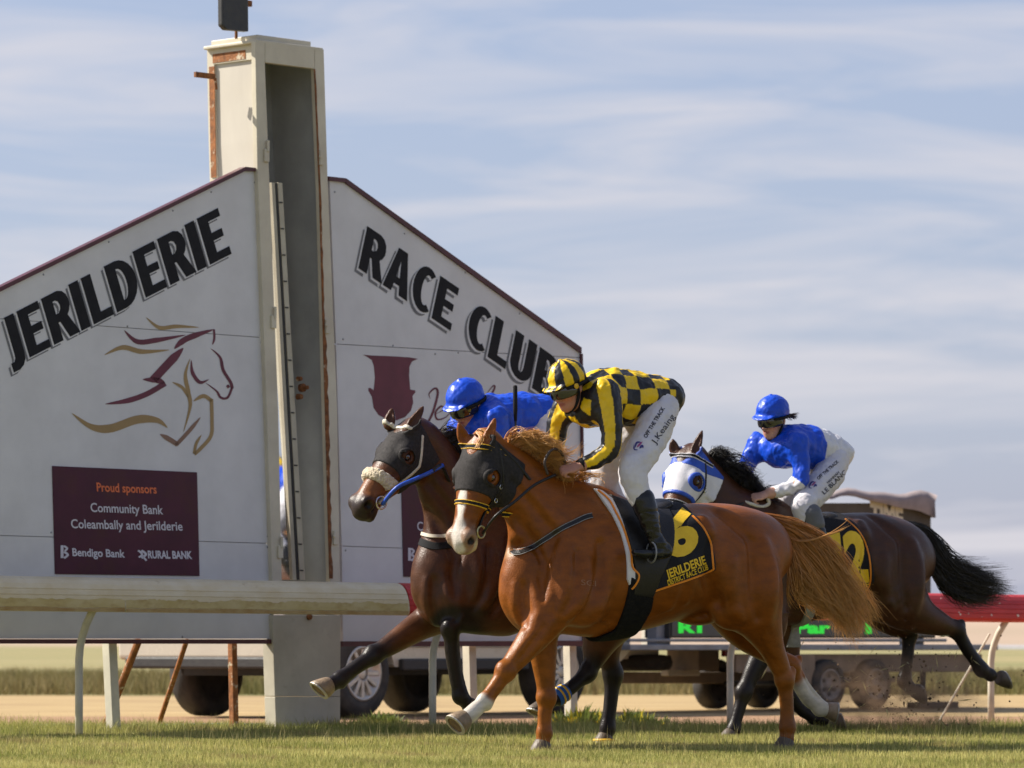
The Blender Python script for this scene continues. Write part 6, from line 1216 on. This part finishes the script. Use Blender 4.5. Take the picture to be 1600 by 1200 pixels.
# writing on the breeches
def leg_text(J, s, p0, p1, cap, bold=.02): v, F = text_px(s, p0, p1, cap, bold); print_px('leg_text', J.bcast, v, F, M['print'], J.breeches, .002, 5)
leg_text(J1, 'OFF THE TRACK', (1010, 685), (1039, 638), (-5.2, -3.2), .03); leg_text(J1, 'J.Keaing', (1024, 695), (1055, 651), (-8, -5.5), .005)
leg_text(J3, 'OFF THE TRACK', (1279, 750), (1311, 722), (-3.4, -3.8), .03); leg_text(J3, 'HANNAH', (1294, 756), (1312, 739), (-2.8, -3), .02); leg_text(J3, 'LE BLANC', (1288, 773), (1323, 739), (-4.5, -5.2), .02)
for J, cx, cy, s in ((J1, 999, 696, 1.0), (J3, 1271, 757, .8)):
    for m, pts, w in ((M['printblue'], [(-7, 4), (-4, -4), (3, -5)], 3), (M['printpink'], [(-4, 3), (0, -1), (5, -6)], 3), (M['printblue'], [(0, 5), (4, 1), (6, 4)], 4), (M['printblue'], [(-8, -2), (-8, 6), (-2, 7)], 2)):
        v, F = stroke_px([(cx+x*s, cy+y*s) for x, y in pts], w*s, (1, 1)); print_px('leg_emblem', J.bcast, v, F, m, J.breeches, .002, 5)
# reins and whip
def rein(H, J, name, m, start, via, end, t_end, r=.007): pts = [start]+[H.pl.pt(*v) for v in via]+[H.pl.pt(*end, t_end)]; return cord(name, pts, r, m, H.root)
rein(H1, J1, 'rein', M['leather'], b1, [(775, 806, -.20), (805, 783, -.20), (835, 758, -.17)], (868, 742), -.16, .0085)
rein(H1, J1, 'rein_loop', M['browntack'], H1.pl.pt(856, 742, -.16), [(851, 722, -.16), (862, 703, -.16), (876, 706, -.15)], (883, 725), -.13, .008)
rein(H2, J2, 'rein', M['bluecloth'], b2, [(620, 762, -.20), (650, 748, -.20), (672, 738, -.19)], (692, 727), -.16, .012)
rein(H2, J2, 'rein', M['leather'], H2.pl.pt(676, 736, -.19), [(690, 728, -.16)], (704, 758), -.09, .010)
rein(H3, J3, 'rein', M['leather'], head_pt(H3, .50, .075, -.115), [(1090, 818, -.2), (1130, 800, -.2)], (1166, 784), -.10, .008)
rein(H3, J3, 'rein_grip', M['creamstrap'], H3.pl.pt(1160, 783, -.10), [(1175, 788, -.12), (1190, 792, -.12), (1201, 787, -.12)], (1199, 778), -.12, .013)
wp = thing('riding_whip', 'thin black whip held upright between the two leading horses', 'whip', J2.pl.pt(806, 700, -.22), PL2.rot)
b = MB(); b.tube([J2.pl.pt(807, 770, -.22), J2.pl.pt(806, 690, -.22), J2.pl.pt(805.5, 656, -.22)], [.006, .006, .007], 8); b.build('shaft', M['darkmetal'], wp, True)
b = MB(); b.tube([J2.pl.pt(805.5, 658, -.22), J2.pl.pt(805.2, 640, -.22), J2.pl.pt(805, 604, -.22), J2.pl.pt(805, 602, -.22)], [.008, .013, .013, .009], 10); b.build('flap', M['blackcloth'], wp, True)
b = MB(); w_ = [J1.pl.pt(912, 724, -.17), J1.pl.pt(906, 728, -.17)]; b.tube(w_, .036, 14); b.build('wristband', M['blackcloth'], J1.root, True)
# ------------------------------------------------------------------ four-wheel drive behind the board
M['carpaint'] = pmat('beige_car_paint', (.50, .46, .38), (.46, .42, .35), scale=2, rough=.28, spec=.5, coat=.6, c3=(.36, .29, .2), s3=3, p3=(.6, .85))
M['tyre'] = pmat('tyre_rubber', (.022, .021, .021), (.05, .045, .04), scale=9, rough=.85, bump=.3, bscale=40)
M['alloy'] = pmat('alloy_rim', (.48, .46, .43), (.38, .36, .33), scale=12, rough=.35, metal=.7)
M['steelrim'] = pmat('steel_rim', (.20, .18, .17), (.14, .125, .115), scale=12, rough=.55, metal=.2)
M['glass'] = pmat('dark_glass', (.02, .024, .028), (.025, .03, .034), scale=3, rough=.06, spec=.7)
M['plastic'] = pmat('black_plastic', (.018, .018, .019), (.03, .029, .028), scale=20, rough=.6, bump=.2)
M['lamp'] = pmat('lamp_glass', (.5, .5, .52), (.4, .4, .42), scale=6, rough=.1, spec=.8)
M['lampred'] = pmat('red_lamp', (.4, .02, .01), (.3, .015, .01), scale=6, rough=.2)
M['board'] = pmat('dark_brown_board', (.085, .072, .062), (.065, .055, .05), scale=4, rough=.8)
M['canopy'] = pmat('faded_canopy', (.30, .24, .235), (.22, .18, .18), scale=5, rough=.9, bump=.2, bscale=20)
M['beam'] = pmat('weathered_beam', (.24, .18, .13), (.17, .13, .095), scale=5, rough=.8, bump=.2)
M['greydeck'] = pmat('grey_deck', (.22, .24, .28), (.17, .18, .2), scale=5, rough=.5, metal=.2)
M['ledgreen'] = pmat('led_green', (.01, .2, .02), (.01, .18, .02), scale=5, rough=.5, emit=((.02, .75, .05), .45))
M['boardtext'] = pmat('cream_letters', (.62, .56, .45), (.55, .5, .4), scale=5, rough=.6)
def wheel(par, c, ax, r, w, rim, name='wheel', spokes=0):
    ax = np.asarray(ax, float); b = MB(); b.lathe(c-ax*w/2, ax, [(w*.25, r*.60), (0, r*.62), (0, r*.80), (w*.06, r*.93), (w*.16, r), (w*.84, r), (w*.94, r*.93), (w, r*.80), (w, r*.64), (w*.72, r*.60)], 40); t = b.build('wheel', M['tyre'], par, True)
    t.data.polygons.foreach_set('use_smooth', [len(p.vertices) == 4 for p in t.data.polygons])
    b = MB(); b.lathe(c+ax*(w*.30), ax, [(0, r*.60), (w*.16, r*.63), (w*.205, r*.63), (w*.205, r*.56), (w*.10, r*.52), (w*.04, r*.2), (w*.12, r*.18), (w*.14, r*.10)], 36); b.build('rim', rim, t, True)
    a = np.array([0, 0, 1.]); q = np.cross(ax, a)
    for i in range(spokes):
        th = 2*math.pi*i/spokes; d = math.cos(th)*a+math.sin(th)*q; e = np.cross(ax, d); b = MB(); b.box(c+ax*(w*.30+w*.13)+d*r*.36, d*r*.20, e*r*.055, ax*w*.05); bevel(b.build('spoke', rim, t), .006)
    if not spokes:
        for i in range(6):
            th = 2*math.pi*i/6; d = math.cos(th)*a+math.sin(th)*q; b = MB(); b.lathe(c+ax*(w*.30+w*.10)+d*r*.36, ax, [(0, r*.085), (w*.03, r*.085)], 12); b.build('rim_hole', M['plastic'], t)
    return t
def ground(px, d): p = P(px, HY, d); return np.array([p[0], p[1], 0.])
ca = math.radians(38); CU = np.array([math.sin(ca), math.cos(ca), 0]); CN = np.array([-math.cos(ca), math.sin(ca), 0]); CO = ground(565, 37.1)-CU*.92
car = thing('parked_car', 'beige four-wheel drive with alloy wheels parked on the dirt behind the sign boards', 'car', CO, math.atan2(CU[1], CU[0]))
def cp(s_, t, z): return CO+CU*s_+CN*t+np.array([0, 0, z])
def archpts(c, r, z0, n=10): return [(c+r*math.cos(a), max(z0, .37+r*math.sin(a))) for a in np.linspace(math.pi*1.06, -.06*math.pi, n)]
WB = 2.72; prof = [(.10, .62), (.02, .78), (.04, .98), (.16, 1.08), (1.15, 1.16), (1.30, 1.18), (1.95, 1.72), (2.3, 1.80), (4.2, 1.78), (4.62, 1.2), (4.70, .95), (4.68, .55), (4.55, .46)]
low = [(.92+WB+.46, .44)]+archpts(.92+WB, .45, .44)[::-1]+[(.92+WB-.46, .42), (.92+.46, .42)]+archpts(.92, .45, .44)[::-1]+[(.92-.46, .46), (.30, .50)]
b = MB(); b.prism([cp(s_, 0.02, z) for s_, z in prof+low], CN*1.78); bevel(b.build('body', M['carpaint'], car), .05, 3)
for nm, pl_ in (('window', [(1.52, 1.24), (2.0, 1.64), (2.62, 1.68), (2.62, 1.24)]), ('window', [(2.72, 1.24), (2.72, 1.68), (3.5, 1.68), (3.55, 1.24)]), ('window', [(3.65, 1.24), (3.6, 1.68), (4.1, 1.66), (4.35, 1.26)])):
    for t0 in (.008, 1.80): b = MB(); b.prism([cp(s_, t0, z) for s_, z in pl_], CN*.02); b.build(nm, M['glass'], car)
b = MB(); b.prism([cp(1.34, .16, 1.24), cp(1.34, 1.66, 1.24), cp(1.90, 1.55, 1.70), cp(1.90, .27, 1.70)], CU*-.03+np.array([0, 0, .02])); b.build('windscreen', M['glass'], car)
b = MB(); b.box(cp(.0, .91, .60), CU*.10, CN*.90, [0, 0, .12]); bevel(b.build('bumper', M['carpaint'], car), .04, 3)
b = MB(); b.box(cp(-.015, .91, .46), CU*.10, CN*.80, [0, 0, .05]); bevel(b.build('skid_plate', M['plastic'], car), .02)
b = MB(); b.box(cp(.03, .91, .86), CU*.03, CN*.50, [0, 0, .10]); bevel(b.build('grille', M['plastic'], car), .01)
for t in (.20, 1.62): b = MB(); b.box(cp(.05, t, .92), CU*.05, CN*.17, [0, 0, .09]); bevel(b.build('headlight', M['lamp'], car), .03, 3)
for t in (-.01, 1.83): b = MB(); b.box(cp(.92+WB/2, t, .44), CU*.86, CN*.03, [0, 0, .05]); bevel(b.build('side_step', M['plastic'], car), .015)
for t in (.012, 1.81): b = MB(); b.box(cp(.92+WB/2, t, .62), CU*.86, CN*.012, [0, 0, .035]); bevel(b.build('door_trim', M['alloy'], car), .008)
b = MB(); b.box(cp(2.3, .91, .42), CU*1.9, CN*.6, [0, 0, .07]); b.build('underbody', M['plastic'], car)
for t, s_ in ((.10, -1), (1.72, 1)):
    for sx in (.92, .92+WB): wheel(car, cp(sx, t, .37), CN*s_, .37, .25, M['alloy'], spokes=12)
# ------------------------------------------------------------------ results trailer
TP = Plane(1300, 41.3, 44.0); tr = thing('board_trailer', 'dark results-board trailer lettered TIME with faded canopy and green lit screen', 'trailer', TP.O, TP.rot)
def tp(px, py, back=0.0): return TP.pt(px, py, back)
def tbox(name, x0, x1, y0, y1, t0, t1, m, bv=.008):
    b = MB(); b.prism([tp(x0, y0, t0), tp(x1, y0, t0), tp(x1, y1, t0), tp(x0, y1, t0)], TP.n*(t1-t0)); return bevel(b.build(name, m, tr), bv)
tbox('side_beam', 1150, 1535, 1022, 1050, .12, .24, M['beam']); tbox('deck', 985, 1560, 1007, 1016, 0.02, 1.5, M['greydeck'])
tbox('cross_rail', 985, 1480, 998, 1003, .04, .10, M['greydeck']); tbox('far_beam', 965, 1350, 1050, 1068, 1.30, 1.42, M['beam'])
tbox('display_board', 1172, 1455, 786, 966, .10, .45, M['board']); tbox('screen', 1046, 1462, 966, 997, .06, .36, M['plastic'])
tbox('screen_glass', 1050, 1458, 969, 994, .052, .058, pmat('screen_face', (.045, .05, .055), (.035, .04, .045), scale=6, rough=.3), .001)
for x0, x1, y0 in ((1026, 1048, 970), (1420, 1444, 997)): tbox('upright', x0, x1, y0, 1008, .12, .24, M['greydeck'])
tbox('mud_guard', 1245, 1274, 1022, 1080, .05, .10, M['beam']); tbox('toolbox', 1092, 1124, 1014, 1048, .9, 1.3, M['beam']); tbox('tail_lamp', 1133, 1142, 1016, 1026, .85, .9, M['lampred'], .003)
tbox('white_rail', 955, 1030, 1012, 1030, 1.0, 1.08, M['boardtext']); tbox('white_rail', 1012, 1022, 975, 1012, 1.0, 1.08, M['boardtext']); tbox('tie_bar', 1045, 1094, 1047, 1056, 1.1, 1.2, M['boardtext'])
b = MB(); b.lathe(tp(1000, 1050, 1.1)+[0, 0, .01], (0, 0, 1), [(0, .20), (.01, .27), (.05, .30), (.07, .295), (.075, .305), (.10, .295), (.14, .28), (.15, .2)], 40); b.build('spare_tyre', M['tyre'], tr, True)
# canopy: sagging cloth over the board
b = MB(); V = []; F = []; nx, nv = 26, 7
for i in range(nx+1):
    f = i/nx; px = 1166+(1461-1166)*f; sag = 5*math.sin(f*19)+4*math.sin(f*31+1); yt = 767+8*f**2+sag*.6; yb = np.interp(px, [1166, 1287, 1340, 1412, 1450, 1461], [772, 775, 778, 793, 806, 808])+sag*.35
    ring = [(.02, yb), (.0, yt+8), (.06, yt), (.28, yt-3), (.50, yt), (.56, yt+8), (.54, yb)]
    for t, y in ring: V.append(tp(px+(6*math.sin(t*9) if i == nx else 0), y, t))
for i in range(nx):
    for j in range(nv-1): F.append((i*nv+j, i*nv+j+1, (i+1)*nv+j+1, (i+1)*nv+j))
F += [tuple(range(nv)), tuple(nx*nv+j for j in range(nv))[::-1]]
mesh('canopy', V, [f[::-1] for f in F], M['canopy'], tr, True)
def ttext(name, s, p0, p1, cap, m, t, bold=.03):
    v, F = text_px(s, p0, p1, cap, bold); Vv = np.array([tp(x, y, t) for x, y in v]); F = [f if np.cross(Vv[f[1]]-Vv[f[0]], Vv[f[2]]-Vv[f[0]]) @ -TP.n > 0 else f[::-1] for f in F]; return mesh(name, Vv, F, m, tr)
ttext('board_lettering', 'TIME', (1360, 824), (1412, 834), (-1, -43), M['boardtext'], .095, .06)
ttext('screen_text', 'R1', (1060, 988), (1097, 988), (0, -17), M['ledgreen'], .048, .05); ttext('screen_text', '2', (1124, 988), (1133, 988), (0, -17), M['ledgreen'], .048, .05); ttext('screen_text', 'Par', (1243, 989), (1298, 989), (0, -17), M['ledgreen'], .048, .05); ttext('screen_text', '1', (1352, 989), (1362, 989), (0, -17), M['ledgreen'], .048, .05)
for px in (1300, 1372):
    c = ground(px, 41.3+(px-1300)*.0075); g = tp(px, 1070, .0); c = np.array([g[0], g[1], .235])
    wheel(tr, c+TP.n*.10, -TP.n, .235, .17, M['steelrim']); wheel(tr, c+TP.n*1.45, TP.n, .235, .17, M['steelrim'])
    b = MB(); b.tube([c+TP.n*.12, c+TP.n*1.4], .03, 10); b.build('axle', M['plastic'], tr, True)
b = MB(); b.box(tp(1338, 1062, .16), TP.u*.55, TP.n*.03, [0, 0, .025]); bevel(b.build('spring_hanger', M['beam'], tr), .01)
b = MB(); g = tp(1442, 1060, .3); b.tube([g+[0, 0, .16], np.array([g[0], g[1], .04])], .03, 10); b.box(np.array([g[0], g[1], .03])+TP.u*.15, TP.u*.3, TP.n*.08, [0, 0, .03]); bevel(b.build('jack_stand', M['plastic'], tr), .01)
# thin guy strut of the red rail
leg(rr, rp(1597, 990)+RN*.35, np.array([*(rp(1574, HY)+RN*.75)[:2], 0.0]), .009, M['post'], 'strut', True)
# ------------------------------------------------------------------ turf and soil kicked up behind the rear horse
r_ = np.random.default_rng(21); V = []; F = []; cols = []
for i in range(720):
    if i < 560: px, py, s = 1400+r_.normal(0, 75), 1075+r_.normal(0, 42), .0024+.009*r_.random()**3
    else: px, py, s = 1400+r_.normal(0, 26), 1110+r_.normal(0, 20), .002+.005*r_.random()**2
    if py > 1150: continue
    c = P(px, py, 29.6+1.2*r_.random()); straw = r_.random() < .25; k = len(V); R_ = np.linalg.qr(r_.normal(size=(3, 3)))[0]; e = np.array([s*(4.5 if straw else 1.2), s*(.35 if straw else 1), s*(.35 if straw else .8)])
    for v in ((1, 0, 0), (-1, 0, 0), (0, 1, 0), (0, -1, 0), (0, 0, 1), (0, 0, -1)): V.append(c+(np.array(v)*e*(.7+.6*r_.random())) @ R_)
    F += [(k+a, k+b_, k+d) for a, b_, d in ((0, 2, 4), (2, 1, 4), (1, 3, 4), (3, 0, 4), (2, 0, 5), (1, 2, 5), (3, 1, 5), (0, 3, 5))]
    cols += [np.array([.62, .55, .28]) if straw else np.array([.16, .10, .055])*(.5+r_.random())]*6
vm = bpy.data.materials.new('dust_air'); vm.use_nodes = True; vt = vm.node_tree; vt.nodes.remove(vt.nodes['Principled BSDF']); pv_ = vt.nodes.new('ShaderNodeVolumePrincipled'); pv_.inputs['Color'].default_value = (.62, .40, .24, 1); pv_.inputs['Anisotropy'].default_value = .2
vn = vt.nodes.new('ShaderNodeTexNoise'); vn.inputs['Scale'].default_value = 5; vn.inputs['Detail'].default_value = 5; vc = vt.nodes.new('ShaderNodeTexCoord'); vt.links.new(vc.outputs['Object'], vn.inputs['Vector']); ln_ = vt.nodes.new('ShaderNodeVectorMath'); ln_.operation = 'LENGTH'; vt.links.new(vc.outputs['Object'], ln_.inputs[0])
fa = vt.nodes.new('ShaderNodeMapRange'); fa.inputs['From Min'].default_value = .25; fa.inputs['From Max'].default_value = 1.0; fa.inputs['To Min'].default_value = 1; fa.inputs['To Max'].default_value = 0; vt.links.new(ln_.outputs['Value'], fa.inputs['Value'])
fb = vt.nodes.new('ShaderNodeMapRange'); fb.inputs['From Min'].default_value = .42; fb.inputs['From Max'].default_value = .75; fb.inputs['To Max'].default_value = 8.0; vt.links.new(vn.outputs['Fac'], fb.inputs['Value'])
fm_ = vt.nodes.new('ShaderNodeMath'); fm_.operation = 'MULTIPLY'; vt.links.new(fa.outputs['Result'], fm_.inputs[0]); vt.links.new(fb.outputs['Result'], fm_.inputs[1]); vt.links.new(fm_.outputs[0], pv_.inputs['Density']); vt.links.new(pv_.outputs[0], vt.nodes['Material Output'].inputs['Volume'])
b = MB(); b.lathe((0, 0, 0), (0, 0, 1), [(-math.cos(a), math.sin(a)+.001) for a in np.linspace(0.02, 3.12, 14)], 24); du = b.build('dust_cloud', vm); du['kind'] = 'stuff'; c = P(1405, 1092, 30.3); du.location = c; du.scale = (.75, .45, .36)
o = mesh('flying_turf', V, F, M['grass'], cols=np.array(cols)); o['kind'] = 'stuff'
